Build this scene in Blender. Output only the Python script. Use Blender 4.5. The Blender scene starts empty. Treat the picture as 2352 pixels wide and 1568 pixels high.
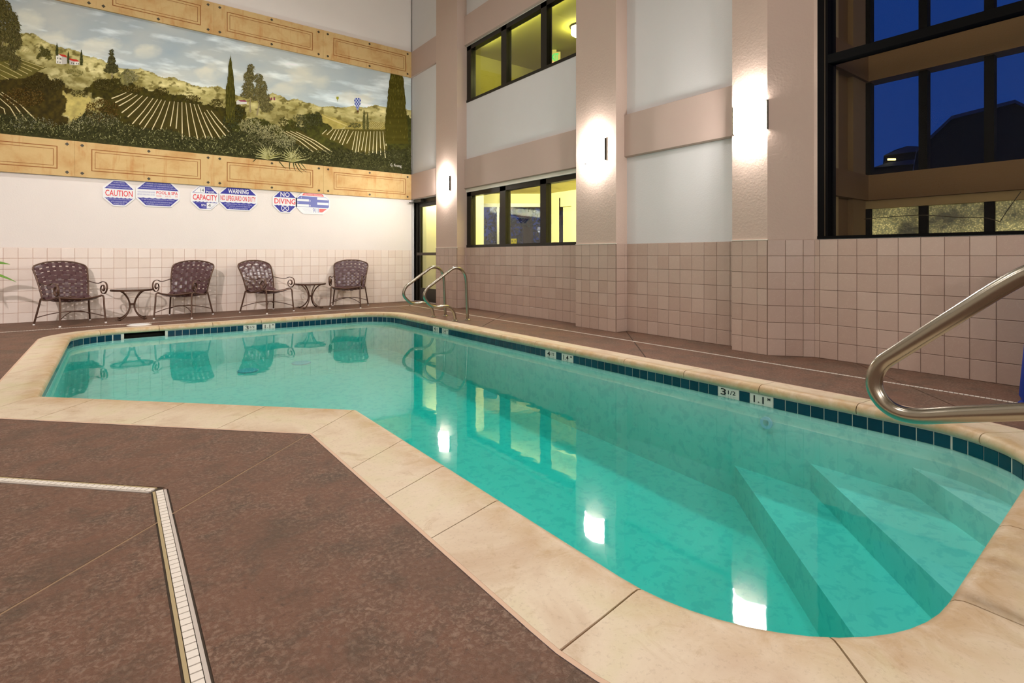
import bpy, bmesh, math, random
import numpy as np
from mathutils import Vector, Matrix
from mathutils.geometry import delaunay_2d_cdt

# ------------------------------------------------------------------ camera, sky, exposure
F_PX, YAW, CX, CY = 1225.436, 0.64302, 1176.0, 587.7
PITCH = 0.1524
CAM_H = 6.1103 * PITCH
SN, CS = math.sin(YAW), math.cos(YAW)
scene = bpy.context.scene
COL = scene.collection
cam_data = bpy.data.cameras.new('camera')
cam_data.sensor_width = 36.0
cam_data.lens = F_PX / 2352.0 * 36.0
cam_data.shift_y = -(784.0 - CY) / 2352.0
cam_data.clip_start = 0.02
cam = bpy.data.objects.new('camera', cam_data)
COL.objects.link(cam)
cam.location = (0, 0, CAM_H)
cam.rotation_euler = (math.pi / 2, 0, -YAW)
scene.camera = cam

world = bpy.data.worlds.new('dusk_sky')
scene.world = world
world.use_nodes = True
wn = world.node_tree
wn.nodes['Background'].inputs[0].default_value = (0.008, 0.045, 0.25, 1)
wn.nodes['Background'].inputs[1].default_value = 0.48

vs = scene.view_settings
vs.view_transform = 'Standard'
vs.look = 'None'
vs.gamma = 1.0
vs.use_curve_mapping = False
vs.exposure = 0.6
scene.cycles.use_denoising = True
scene.cycles.use_adaptive_sampling = True
scene.cycles.adaptive_threshold = 0.08
scene.cycles.max_bounces = 6
scene.cycles.diffuse_bounces = 3
scene.cycles.glossy_bounces = 3
scene.cycles.transmission_bounces = 4
scene.cycles.transparent_max_bounces = 12
scene.cycles.sample_clamp_indirect = 6.0
scene.cycles.caustics_reflective = False
scene.cycles.caustics_refractive = False

SCONCE_POWER = 115.0
ADDED_SCONCE_POWER = 112.0
FILL_CEILING_POWER = 46.0
HALL_POWER = 125.0
UPPER_HALL_POWER = 11.0
FILL_SPOT_POWER = 900.0


def area_light(name, loc, size, power, color, rot=(0, 0, 0), size_y=None, spread=None):
    d = bpy.data.lights.new(name, 'AREA')
    d.energy = power
    d.color = color
    d.shape = 'RECTANGLE'
    d.size = size
    d.size_y = size_y or size
    if spread:
        d.spread = math.radians(spread)
    o = bpy.data.objects.new(name, d)
    COL.objects.link(o)
    o.location = loc
    o.rotation_euler = rot
    return o


# unseen ceiling lights added to fill the pool hall from above
for lx, ly in ((-2.2, 6.6), (-2.2, 1.5), (1.6, 6.6), (1.6, 1.5)):
    area_light('ceiling_lamp_light', (lx, ly, 6.93), 0.6, FILL_CEILING_POWER, (1.0, 0.95, 0.92), spread=140)

# unseen spotlights added to brighten the chairs and the mural wall
for sx, sy, sz, tx, ty, tz, pw in ((-3.2, 1.2, 4.6, 0.5, 10.0, 0.6, FILL_SPOT_POWER * 1.05), (-3.2, 0.4, 4.6, 2.2, 10.0, 4.2, FILL_SPOT_POWER * 0.5)):
    sd = bpy.data.lights.new('spot_lamp_light', 'SPOT')
    sd.energy = pw
    sd.color = (1.0, 0.90, 0.88)
    sd.spot_size = math.radians(46)
    sd.spot_blend = 1.0
    sd.shadow_soft_size = 0.09
    so = bpy.data.objects.new('spot_lamp_light', sd)
    COL.objects.link(so)
    so.location = (sx, sy, sz)
    so.rotation_euler = (Vector((tx, ty, tz)) - Vector((sx, sy, sz))).to_track_quat('-Z', 'Y').to_euler()

# ------------------------------------------------------------------ pixel helpers


def ray(u, v):
    a = (u - CX) / F_PX
    return SN + a * CS, CS - a * SN, (CY - v) / F_PX


def onz(u, v, z=0.0):
    d = ray(u, v)
    t = (z - CAM_H) / d[2]
    return Vector((d[0] * t, d[1] * t, z))


def onx(u, v, X):
    d = ray(u, v)
    t = X / d[0]
    return Vector((X, d[1] * t, CAM_H + d[2] * t))


def ony(u, v, Y):
    d = ray(u, v)
    t = Y / d[1]
    return Vector((d[0] * t, Y, CAM_H + d[2] * t))


# ------------------------------------------------------------------ materials
MATS = {}


def lin(r, g, b):
    f = lambda c: (c / 255.0 / 12.92) if c <= 10 else ((c / 255.0 + 0.055) / 1.055) ** 2.4
    return (f(r), f(g), f(b), 1.0)


class NT:
    def __init__(self, name):
        self.m = bpy.data.materials.new(name)
        self.m.use_nodes = True
        self.t = self.m.node_tree
        self.b = self.t.nodes['Principled BSDF']
        self.out = self.t.nodes['Material Output']
        self.g = None

    def n(self, typ, **kw):
        nd = self.t.nodes.new(typ)
        for k, v in kw.items():
            if k.startswith('i_'):
                nd.inputs[int(k[2:])].default_value = v
            else:
                setattr(nd, k, v)
        return nd

    def link(self, a, b):
        self.t.links.new(a, b)

    def pos(self):
        if self.g is None:
            self.g = self.n('ShaderNodeNewGeometry')
        return self.g.outputs['Position']

    def noise(self, scale, detail=4, rough=0.55, dist=0.0, sx=1, sy=1, sz=1):
        nz = self.n('ShaderNodeTexNoise')
        nz.inputs['Scale'].default_value = scale
        nz.inputs['Detail'].default_value = detail
        nz.inputs['Roughness'].default_value = rough
        nz.inputs['Distortion'].default_value = dist
        mp = self.n('ShaderNodeMapping')
        mp.inputs['Scale'].default_value = (sx, sy, sz)
        self.link(self.pos(), mp.inputs['Vector'])
        self.link(mp.outputs[0], nz.inputs['Vector'])
        return nz.outputs['Fac']

    def ramp(self, fac, stops):
        r = self.n('ShaderNodeValToRGB')
        e = r.color_ramp.elements
        while len(e) < len(stops):
            e.new(0.5)
        for el, (p, c) in zip(e, stops):
            el.position = p
            el.color = c
        self.link(fac, r.inputs[0])
        return r.outputs[0]

    def mix(self, fac, a, b, mode='MIX'):
        m = self.n('ShaderNodeMix', data_type='RGBA', blend_type=mode)
        if isinstance(fac, (int, float)):
            m.inputs[0].default_value = fac
        else:
            self.link(fac, m.inputs[0])
        for s, i in ((a, 6), (b, 7)):
            if isinstance(s, tuple):
                m.inputs[i].default_value = s
            else:
                self.link(s, m.inputs[i])
        return m.outputs[2]

    def bump(self, fac, strength, dist):
        b = self.n('ShaderNodeBump')
        b.inputs['Strength'].default_value = strength
        b.inputs['Distance'].default_value = dist
        self.link(fac, b.inputs['Height'])
        self.link(b.outputs[0], self.b.inputs['Normal'])

    def color(self, c):
        if isinstance(c, tuple):
            self.b.inputs['Base Color'].default_value = c
        else:
            self.link(c, self.b.inputs['Base Color'])


def simple(name, rgb, rough=0.5, metal=0.0, spec=0.5, alpha=None):
    t = NT(name)
    t.color(lin(*rgb))
    t.b.inputs['Roughness'].default_value = rough
    t.b.inputs['Metallic'].default_value = metal
    t.b.inputs['Specular IOR Level'].default_value = spec
    MATS[name] = t.m
    return t.m


def plaster(name, rgb, amount=0.06, bump=0.25, scale=60):
    t = NT(name)
    c = lin(*rgb)
    d = tuple(x * (1 - amount) for x in c[:3]) + (1,)
    t.color(t.mix(t.noise(2.3, 5), c, d))
    t.b.inputs['Roughness'].default_value = 0.75
    t.b.inputs['Specular IOR Level'].default_value = 0.25
    t.bump(t.noise(scale, 3), bump, 0.004)
    MATS[name] = t.m
    return t.m


plaster('paint_white', (220, 216, 215))
plaster('paint_left', (236, 227, 220))
plaster('paint_mauve', (196, 172, 160))
plaster('paint_pilaster', (202, 178, 164), bump=0.5, scale=42)
plaster('paint_plain', (215, 205, 192))
plaster('hall_wall', (246, 240, 178), bump=0.05)
plaster('hall_ceiling', (226, 214, 140), bump=0.05)
plaster('hall_floor', (120, 100, 70), bump=0.05)
plaster('upper_hall_wall', (205, 198, 96), bump=0.05)
plaster('brown_stucco', (128, 96, 62), bump=0.3)
plaster('beige_stucco', (176, 148, 100), bump=0.3)
plaster('beige_dim', (140, 110, 74), bump=0.3)
simple('bronze', (34, 30, 20), 0.35, 0.4)
simple('black_frame', (13, 12, 12), 0.85, 0.0, 0.08)
simple('frame_line', (52, 40, 26), 0.4, 0.3)
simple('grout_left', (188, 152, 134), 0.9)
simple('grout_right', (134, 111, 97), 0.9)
simple('cap_white', (236, 228, 214), 0.5)
simple('pool_grout', (206, 202, 190), 0.8)
simple('white_plastic', (226, 216, 204), 0.45)
simple('drain_dark', (36, 28, 22), 0.8)
simple('drain_side', (190, 178, 168), 0.5)
simple('drain_cream', (170, 150, 110), 0.5)
simple('sign_white', (232, 232, 232), 0.35)
simple('sign_blue', (46, 46, 148), 0.35)
simple('sign_blue_faded', (104, 112, 178), 0.35)
simple('sign_red', (222, 44, 52), 0.35)
simple('sign_red_faded', (236, 104, 98), 0.35)
simple('sign_pale', (196, 200, 226), 0.35)
simple('sign_grey_text', (150, 152, 196), 0.35)
simple('pencil', (90, 90, 95), 0.6)
simple('depth_tile', (222, 216, 205), 0.25)
simple('black_print', (20, 20, 22), 0.5)
simple('glide', (225, 220, 215), 0.4)
simple('blue_cover', (8, 52, 150), 0.45)
simple('pot_clay', (120, 70, 45), 0.7)
simple('stem_green', (70, 110, 30), 0.6)
simple('exit_case', (226, 214, 140), 0.5)
simple('vent_dark', (60, 56, 30), 0.7)
simple('paper_yellow', (235, 222, 90), 0.6)
simple('bark', (84, 58, 40), 0.9)
simple('dark_leaf', (34, 40, 20), 0.8)
simple('night_wall', (30, 24, 26), 0.9)
simple('night_roof', (78, 84, 104), 0.8)
simple('soil', (40, 34, 24), 0.9)
simple('cable', (70, 58, 40), 0.6)
simple('stud', (58, 50, 26), 0.5)
simple('line_brown', (150, 92, 34), 0.7)
simple('line_light', (198, 150, 84), 0.7)
simple('mortar', (208, 176, 150), 0.9)
simple('joint_dark', (66, 54, 42), 0.9)
simple('sealant', (140, 112, 84), 0.8)
simple('skimmer_dark', (44, 46, 36), 0.7)
simple('drain_cover', (170, 205, 225), 0.4)
simple('picture_frame', (60, 60, 66), 0.5)


def emission(name, rgb, strength, base=(0.8, 0.8, 0.8, 1)):
    t = NT(name)
    t.color(base)
    t.b.inputs['Emission Color'].default_value = rgb
    t.b.inputs['Emission Strength'].default_value = strength
    MATS[name] = t.m
    return t.m


emission('sconce_glow', (1.0, 0.965, 0.92, 1), SCONCE_POWER)
emission('far_sconce_glow', (1.0, 0.945, 0.93, 1), ADDED_SCONCE_POWER)
emission('hall_lamp', (1.0, 0.95, 0.45, 1), 25.0)
emission('exit_green', (0.0, 1.0, 0.25, 1), 0.55, (0.0, 0.2, 0.05, 1))
emission('exit_red', (1.0, 0.1, 0.05, 1), 0.8)
emission('outside_lamp', (1.0, 0.85, 0.25, 1), 2.2)
emission('porch_lamp', (1.0, 0.8, 0.3, 1), 14.0)
emission('ceiling_lens', (1.0, 0.9, 0.75, 1), 1.0)


def two_sided_fresnel(t, ior):
    # thin sheet: the same reflectance from either side (no total internal reflection)
    t.pos()
    m = t.n('ShaderNodeMix', data_type='FLOAT')
    t.link(t.g.outputs['Backfacing'], m.inputs[0])
    m.inputs[2].default_value = ior
    m.inputs[3].default_value = 1.0 / ior
    fr = t.n('ShaderNodeFresnel')
    t.link(m.outputs[0], fr.inputs[0])
    return fr


def glass_mat(name, tint=(0.93, 0.95, 0.93, 1), ior=1.5, rough=0.0):
    t = NT(name)
    fr = two_sided_fresnel(t, ior)
    tr = t.n('ShaderNodeBsdfTransparent')
    tr.inputs[0].default_value = tint
    gl = t.n('ShaderNodeBsdfGlossy')
    gl.inputs['Roughness'].default_value = rough
    mx = t.n('ShaderNodeMixShader')
    t.link(fr.outputs[0], mx.inputs[0])
    t.link(tr.outputs[0], mx.inputs[1])
    t.link(gl.outputs[0], mx.inputs[2])
    t.link(mx.outputs[0], t.out.inputs['Surface'])
    MATS[name] = t.m


glass_mat('glass')
glass_mat('glass_big', (0.95, 0.96, 0.95, 1), 1.2)
glass_mat('glass_coated', (0.93, 0.95, 0.93, 1), 1.12)


def tile_mat(name, rgb, alt, vein, rough=0.35, grime=0.16):
    t = NT(name)
    oi = t.n('ShaderNodeObjectInfo')
    base = t.ramp(oi.outputs['Random'], [(0.0, lin(*rgb)), (1.0, lin(*alt))])
    nz = t.noise(26, 5, 0.6)
    c2 = t.mix(nz, base, t.mix(grime, base, (0.25, 0.16, 0.1, 1)))
    n2 = t.noise(9, 4, 0.6, 1.6)
    vn = t.ramp(n2, [(0.0, (0, 0, 0, 1)), (0.492, (0, 0, 0, 1)), (0.5, (1, 1, 1, 1)), (0.508, (0, 0, 0, 1))])
    t.color(t.mix(t.mix(0.22, (0, 0, 0, 1), vn), c2, lin(*vein)))
    t.b.inputs['Roughness'].default_value = rough
    t.bump(t.noise(16, 6, 0.65, 1.0), 0.25, 0.004)
    MATS[name] = t.m


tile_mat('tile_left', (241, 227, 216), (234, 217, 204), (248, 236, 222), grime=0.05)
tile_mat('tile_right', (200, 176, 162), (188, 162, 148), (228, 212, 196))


def blue_tile():
    t = NT('waterline_blue')
    oi = t.n('ShaderNodeObjectInfo')
    t.color(t.ramp(oi.outputs['Random'], [(0.0, lin(6, 50, 70)), (1.0, lin(14, 66, 86))]))
    t.b.inputs['Roughness'].default_value = 0.12
    MATS['waterline_blue'] = t.m


blue_tile()


def deck_mat():
    t = NT('deck_concrete')
    big = t.noise(1.1, 5, 0.6, 0.6)
    c = t.ramp(big, [(0.25, lin(94, 73, 57)), (0.5, lin(118, 83, 64)), (0.75, lin(101, 76, 60))])
    mid = t.noise(6.5, 7, 0.72, 0.5)
    c = t.mix(t.mix(0.7, (0, 0, 0, 1), t.ramp(mid, [(0.46, (0, 0, 0, 1)), (0.66, (1, 1, 1, 1))])), c, lin(80, 68, 54))
    fine = t.noise(64, 5, 0.75, 0.5)
    spots = t.ramp(fine, [(0.48, (0, 0, 0, 1)), (0.60, (1, 1, 1, 1))])
    gate = t.ramp(t.noise(4.0, 4, 0.6), [(0.38, (0.25, 0.25, 0.25, 1)), (0.62, (1, 1, 1, 1))])
    c = t.mix(t.mix(1.0, t.mix(0.75, (0, 0, 0, 1), spots), gate, 'MULTIPLY'), c, lin(150, 124, 106))
    pits = t.ramp(t.noise(38, 6, 0.75), [(0.30, (1, 1, 1, 1)), (0.43, (0, 0, 0, 1))])
    c = t.mix(t.mix(0.75, (0, 0, 0, 1), pits), c, lin(62, 48, 40))
    t.color(c)
    t.b.inputs['Roughness'].default_value = 0.6
    t.b.inputs['Specular IOR Level'].default_value = 0.35
    ad = t.n('ShaderNodeMath', operation='ADD')
    t.link(mid, ad.inputs[0])
    t.link(fine, ad.inputs[1])
    t.bump(ad.outputs[0], 0.8, 0.012)
    MATS['deck_concrete'] = t.m


deck_mat()


def coping_mat():
    t = NT('coping_stone')
    c = t.ramp(t.noise(2.6, 5, 0.6, 0.5), [(0.3, lin(194, 168, 140)), (0.5, lin(214, 196, 170)), (0.7, lin(204, 193, 154))])
    st = t.ramp(t.noise(4.5, 6, 0.7, 1.4), [(0.55, (0, 0, 0, 1)), (0.68, (1, 1, 1, 1))])
    c = t.mix(t.mix(0.5, (0, 0, 0, 1), st), c, lin(170, 138, 94))
    a = t.n('ShaderNodeVertexColor')
    a.layer_name = 'paint'
    wet = t.mix(1.0, a.outputs[0], t.ramp(t.noise(9, 6, 0.7, 0.6), [(0.3, (0.25, 0.25, 0.25, 1)), (0.6, (1, 1, 1, 1))]), 'MULTIPLY')
    c = t.mix(t.mix(0.8, (0, 0, 0, 1), wet), c, lin(176, 140, 90))
    fine = t.noise(70, 4, 0.7)
    c = t.mix(t.mix(0.3, (0, 0, 0, 1), t.ramp(fine, [(0.55, (0, 0, 0, 1)), (0.7, (1, 1, 1, 1))])), c, lin(150, 122, 96))
    t.color(c)
    t.b.inputs['Roughness'].default_value = 0.5
    t.bump(t.noise(40, 5, 0.65), 0.2, 0.003)
    MATS['coping_stone'] = t.m


coping_mat()


def border_mat():
    t = NT('border_stone')
    c = t.ramp(t.noise(3.0, 5, 0.6, 0.3), [(0.3, lin(192, 148, 90)), (0.55, lin(208, 176, 120)), (0.8, lin(200, 170, 112))])
    st = t.ramp(t.noise(2.2, 5, 0.65, 0.3, sx=5, sy=1, sz=0.8), [(0.54, (0, 0, 0, 1)), (0.72, (1, 1, 1, 1))])
    c = t.mix(t.mix(0.55, (0, 0, 0, 1), st), c, lin(184, 118, 52))
    t.color(c)
    t.b.inputs['Roughness'].default_value = 0.8
    MATS['border_stone'] = t.m


border_mat()


def pool_plaster_mat():
    t = NT('pool_plaster')
    c = t.mix(t.noise(2.4, 5, 0.6), lin(206, 232, 224), lin(188, 220, 212))
    sp = t.ramp(t.noise(14, 5, 0.6, 0.4), [(0.52, (0, 0, 0, 1)), (0.58, (1, 1, 1, 1))])
    c = t.mix(t.mix(0.42, (0, 0, 0, 1), sp), c, lin(150, 200, 200))
    t.color(c)
    t.b.inputs['Roughness'].default_value = 0.8
    MATS['pool_plaster'] = t.m


pool_plaster_mat()


def water_mat():
    t = NT('pool_water')
    fr = two_sided_fresnel(t, 1.33)
    tr = t.n('ShaderNodeBsdfTransparent')
    gl = t.n('ShaderNodeBsdfGlossy')
    gl.inputs['Roughness'].default_value = 0.028
    n1 = t.noise(5.0, 3, 0.5)
    bp = t.n('ShaderNodeBump')
    bp.inputs['Strength'].default_value = 0.035
    bp.inputs['Distance'].default_value = 0.02
    t.link(n1, bp.inputs['Height'])
    t.link(bp.outputs[0], gl.inputs['Normal'])
    mx = t.n('ShaderNodeMixShader')
    t.link(fr.outputs[0], mx.inputs[0])
    t.link(tr.outputs[0], mx.inputs[1])
    t.link(gl.outputs[0], mx.inputs[2])
    t.link(mx.outputs[0], t.out.inputs['Surface'])
    va = t.n('ShaderNodeVolumeAbsorption')
    va.inputs['Color'].default_value = (0.05, 0.87, 0.84, 1)
    va.inputs['Density'].default_value = 1.3
    t.link(va.outputs[0], t.out.inputs['Volume'])
    MATS['pool_water'] = t.m


water_mat()


def steel():
    t = NT('stainless')
    t.color((0.40, 0.36, 0.29, 1))
    t.b.inputs['Metallic'].default_value = 1.0
    t.b.inputs['Roughness'].default_value = 0.24
    MATS['stainless'] = t.m


steel()
t_ = NT('chair_metal')
t_.color(lin(92, 66, 52))
t_.b.inputs['Metallic'].default_value = 0.35
t_.b.inputs['Roughness'].default_value = 0.38
MATS['chair_metal'] = t_.m
t_ = NT('vinyl_strap')
t_.color(t_.mix(t_.noise(8, 3), lin(78, 52, 56), lin(92, 64, 64)))
t_.b.inputs['Roughness'].default_value = 0.3
MATS['vinyl_strap'] = t_.m
t_ = NT('leaf_green')
t_.color(t_.mix(t_.noise(12, 3), lin(110, 150, 30), lin(70, 120, 24)))
t_.b.inputs['Roughness'].default_value = 0.4
MATS['leaf_green'] = t_.m


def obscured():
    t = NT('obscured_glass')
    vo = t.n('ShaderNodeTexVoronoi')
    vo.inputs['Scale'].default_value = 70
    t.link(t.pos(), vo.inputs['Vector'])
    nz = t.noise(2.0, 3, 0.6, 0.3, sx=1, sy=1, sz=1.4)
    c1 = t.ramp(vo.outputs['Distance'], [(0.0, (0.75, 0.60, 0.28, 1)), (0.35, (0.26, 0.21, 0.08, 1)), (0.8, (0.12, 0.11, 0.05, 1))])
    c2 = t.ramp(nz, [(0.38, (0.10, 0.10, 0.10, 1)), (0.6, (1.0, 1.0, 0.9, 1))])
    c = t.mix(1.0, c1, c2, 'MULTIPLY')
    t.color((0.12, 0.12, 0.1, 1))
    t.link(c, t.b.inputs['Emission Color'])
    t.b.inputs['Emission Strength'].default_value = 0.9  # lights behind the rippled pane are painted in as a mottled glow
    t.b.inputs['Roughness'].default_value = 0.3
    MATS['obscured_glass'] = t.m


obscured()


def vcol_mat(name, rough=0.8):
    t = NT(name)
    a = t.n('ShaderNodeVertexColor')
    a.layer_name = 'paint'
    t.color(a.outputs[0])
    t.b.inputs['Roughness'].default_value = rough
    t.b.inputs['Specular IOR Level'].default_value = 0.15
    MATS[name] = t.m


vcol_mat('mural_paint')

# ------------------------------------------------------------------ mesh helpers


def link(o, parent=None):
    COL.objects.link(o)
    if parent is not None:
        o.parent = parent
    return o


def mesh_obj(name, mesh, parent=None, loc=None, rz=0.0):
    o = bpy.data.objects.new(name, mesh)
    if loc is not None:
        o.location = loc
    o.rotation_euler.z = rz
    return link(o, parent)


def empty(name, loc=(0, 0, 0), rz=0.0):
    o = bpy.data.objects.new(name, None)
    o.empty_display_size = 0.1
    o.location = loc
    o.rotation_euler.z = rz
    COL.objects.link(o)
    return o


def tag(o, label=None, cat=None, group=None, kind=None):
    if label:
        o['label'] = label
    if cat:
        o['category'] = cat
    if group:
        o['group'] = group
    if kind:
        o['kind'] = kind
    return o


class MB:
    def __init__(self):
        self.v = []
        self.f = []
        self.s = False

    def add(self, vs, fs):
        b = len(self.v)
        self.v += [tuple(p) for p in vs]
        self.f += [tuple(i + b for i in q) for q in fs]
        return self

    def box(self, a, b):
        (x0, y0, z0), (x1, y1, z1) = a, b
        x0, x1 = min(x0, x1), max(x0, x1)
        y0, y1 = min(y0, y1), max(y0, y1)
        z0, z1 = min(z0, z1), max(z0, z1)
        vs = [(x0, y0, z0), (x1, y0, z0), (x1, y1, z0), (x0, y1, z0), (x0, y0, z1), (x1, y0, z1), (x1, y1, z1), (x0, y1, z1)]
        return self.add(vs, [(0, 3, 2, 1), (4, 5, 6, 7), (0, 1, 5, 4), (1, 2, 6, 5), (2, 3, 7, 6), (3, 0, 4, 7)])

    def prism(self, poly, z0, z1):
        n = len(poly)
        if sum(poly[i][0] * poly[(i + 1) % n][1] - poly[(i + 1) % n][0] * poly[i][1] for i in range(n)) < 0:
            poly = poly[::-1]
        vs = [(p[0], p[1], z0) for p in poly] + [(p[0], p[1], z1) for p in poly]
        fs = [tuple(range(n - 1, -1, -1)), tuple(range(n, 2 * n))]
        fs += [(i, (i + 1) % n, n + (i + 1) % n, n + i) for i in range(n)]
        return self.add(vs, fs)

    def sheet(self, poly, y0, y1):
        """polygon in x,z extruded from y0 (front) to y1 (back)"""
        n = len(poly)
        vs = [(p[0], y0, p[1]) for p in poly] + [(p[0], y1, p[1]) for p in poly]
        fs = [tuple(range(n)), tuple(range(2 * n - 1, n - 1, -1))]
        fs += [(i, n + i, n + (i + 1) % n, (i + 1) % n) for i in range(n)]
        return self.add(vs, fs)

    def tube(self, path, r, n=8, cap=True, flat=None):
        """r: radius or list; flat=(ra, rb) gives an elliptic section"""
        P = [Vector(p) for p in path]
        m = len(P)
        rings = []
        up = None
        for i, p in enumerate(P):
            t = (P[min(i + 1, m - 1)] - P[max(i - 1, 0)])
            if t.length < 1e-9:
                t = Vector((0, 0, 1))
            t.normalize()
            if up is None:
                a = Vector((0, 0, 1)) if abs(t.z) < 0.9 else Vector((1, 0, 0))
                up = (a - t * a.dot(t)).normalized()
            else:
                up = (up - t * up.dot(t))
                up = up.normalized() if up.length > 1e-6 else Vector((1, 0, 0))
            sd = t.cross(up)
            rr = r[i] if isinstance(r, (list, tuple)) else r
            ra, rb = flat if flat else (rr, rr)
            rings.append([p + up * (math.cos(2 * math.pi * k / n) * ra) + sd * (math.sin(2 * math.pi * k / n) * rb) for k in range(n)])
        vs = [q for rg in rings for q in rg]
        fs = []
        for i in range(m - 1):
            for k in range(n):
                a, b = i * n + k, i * n + (k + 1) % n
                fs.append((a, b, b + n, a + n))
        if cap:
            fs.append(tuple(range(n - 1, -1, -1)))
            fs.append(tuple(range((m - 1) * n, m * n)))
        return self.add(vs, fs)

    def lathe(self, prof, n=24, c=(0, 0)):
        vs = []
        for r, z in prof:
            vs += [(c[0] + r * math.cos(2 * math.pi * k / n), c[1] + r * math.sin(2 * math.pi * k / n), z) for k in range(n)]
        fs = []
        for i in range(len(prof) - 1):
            for k in range(n):
                a, b = i * n + k, i * n + (k + 1) % n
                fs.append((a, b, b + n, a + n))
        fs.append(tuple(range(n - 1, -1, -1)))
        fs.append(tuple(range((len(prof) - 1) * n, len(prof) * n)))
        return self.add(vs, fs)

    def mesh(self, name, mat, smooth=False):
        me = bpy.data.meshes.new(name)
        me.from_pydata(self.v, [], self.f)
        me.materials.append(MATS[mat])
        if smooth:
            me.polygons.foreach_set('use_smooth', [True] * len(me.polygons))
            try:
                me.set_sharp_from_angle(angle=math.radians(40))
            except Exception:
                pass
        me.update()
        return me

    def build(self, name, mat, parent=None, smooth=False, loc=None, rz=0.0):
        return mesh_obj(name, self.mesh(name, mat, smooth), parent, loc, rz)


def smooth_path(pts, per=6):
    """Catmull-Rom through points"""
    P = [Vector(p) for p in pts]
    out = []
    n = len(P)
    for i in range(n - 1):
        p0, p1, p2, p3 = P[max(i - 1, 0)], P[i], P[i + 1], P[min(i + 2, n - 1)]
        for k in range(per):
            t = k / per
            out.append(0.5 * ((2 * p1) + (p2 - p0) * t + (2 * p0 - 5 * p1 + 4 * p2 - p3) * t * t + (3 * p1 - p0 - 3 * p2 + p3) * t ** 3))
    out.append(P[-1])
    return out


def copy_tree(o, parent=None):
    c = o.copy()
    COL.objects.link(c)
    c.parent = parent
    for ch in list(o.children):
        copy_tree(ch, c)
    return c


def text_mesh(body, mat, w=None, h=None, name='lettering', bold=0.0):
    """flat lettering in local x,z facing -y, centred on the origin and fitted to w x h"""
    cu = bpy.data.curves.new('text', 'FONT')
    cu.body = body
    cu.size = 1.0
    cu.offset = bold
    cu.resolution_u = 2
    ob = bpy.data.objects.new('text', cu)
    COL.objects.link(ob)
    bpy.context.view_layer.update()
    me = bpy.data.meshes.new_from_object(ob.evaluated_get(bpy.context.evaluated_depsgraph_get()))
    bpy.data.objects.remove(ob)
    bpy.data.curves.remove(cu)
    co = np.zeros(len(me.vertices) * 3, dtype=np.float32)
    me.vertices.foreach_get('co', co)
    co = co.reshape(-1, 3)
    lo, hi = co.min(0), co.max(0)
    sz = hi - lo
    sx = (w / sz[0]) if w else None
    sy = (h / sz[1]) if h else None
    sx = sx or sy
    sy = sy or sx
    x = (co[:, 0] - (lo[0] + hi[0]) / 2) * sx
    z = (co[:, 1] - (lo[1] + hi[1]) / 2) * sy
    co2 = np.stack([x, np.zeros_like(x), z], 1).astype(np.float32)
    me.vertices.foreach_set('co', co2.ravel())
    me.materials.clear()
    me.materials.append(MATS[mat])
    me.name = name
    me.update()
    return me


def rect_wall(mb, axis, plane, thick, a0, a1, z0, z1, holes):
    """wall of boxes with rectangular holes. axis 'x': plane X=plane, runs along Y"""
    A = sorted({a0, a1} | {h[0] for h in holes} | {h[1] for h in holes})
    Z = sorted({z0, z1} | {h[2] for h in holes} | {h[3] for h in holes})
    for i in range(len(A) - 1):
        k = 0
        while k < len(Z) - 1:
            ca = (A[i] + A[i + 1]) / 2

            def inhole(kk):
                cz = (Z[kk] + Z[kk + 1]) / 2
                return any(h[0] < ca < h[1] and h[2] < cz < h[3] for h in holes)
            if inhole(k):
                k += 1
                continue
            e = k
            while e + 1 < len(Z) - 1 and not inhole(e + 1):
                e += 1
            if axis == 'x':
                mb.box((plane, A[i], Z[k]), (plane + thick, A[i + 1], Z[e + 1]))
            else:
                mb.box((A[i], plane, Z[k]), (A[i + 1], plane + thick, Z[e + 1]))
            k = e + 1
    return mb


TILE_CACHE = {}


def tile_mesh(w, h, mat, d=0.006, bev=0.0022, name='tile'):
    key = (round(w, 3), round(h, 3), mat)
    if key not in TILE_CACHE:
        m = MB()
        x0, x1, z0, z1 = 0, w, 0, h
        b = min(bev, w / 4)
        vs = [(x0, 0, z0), (x1, 0, z0), (x1, 0, z1), (x0, 0, z1),
              (x0, -d * 0.6, z0), (x1, -d * 0.6, z0), (x1, -d * 0.6, z1), (x0, -d * 0.6, z1),
              (x0 + b, -d, z0 + b), (x1 - b, -d, z0 + b), (x1 - b, -d, z1 - b), (x0 + b, -d, z1 - b)]
        fs = [(8, 9, 10, 11)]
        for i in range(4):
            j = (i + 1) % 4
            fs.append((i, j, 4 + j, 4 + i))
            fs.append((4 + i, 4 + j, 8 + j, 8 + i))
        m.add(vs, fs)
        TILE_CACHE[key] = m.mesh(name, mat)
    return TILE_CACHE[key]


def lay_tiles(parent, p0, rz, joints, zj, mat, gap=0.0035, jit=0.0006, seed=0):
    """joints: distances along the wall from p0, zj: heights, ascending"""
    rnd = random.Random(seed)
    ux, uy = math.cos(rz), math.sin(rz)
    nx, ny = math.sin(rz), -math.cos(rz)
    for i in range(len(joints) - 1):
        w = joints[i + 1] - joints[i] - gap
        if w < 0.008:
            continue
        for k in range(len(zj) - 1):
            h = zj[k + 1] - zj[k] - gap
            j = rnd.uniform(-jit, jit)
            s = joints[i] + gap / 2
            mesh_obj('wall_tile', tile_mesh(w, h, mat), parent,
                     (p0[0] + ux * s + nx * j, p0[1] + uy * s + ny * j, zj[k] + gap / 2), rz)


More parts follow.
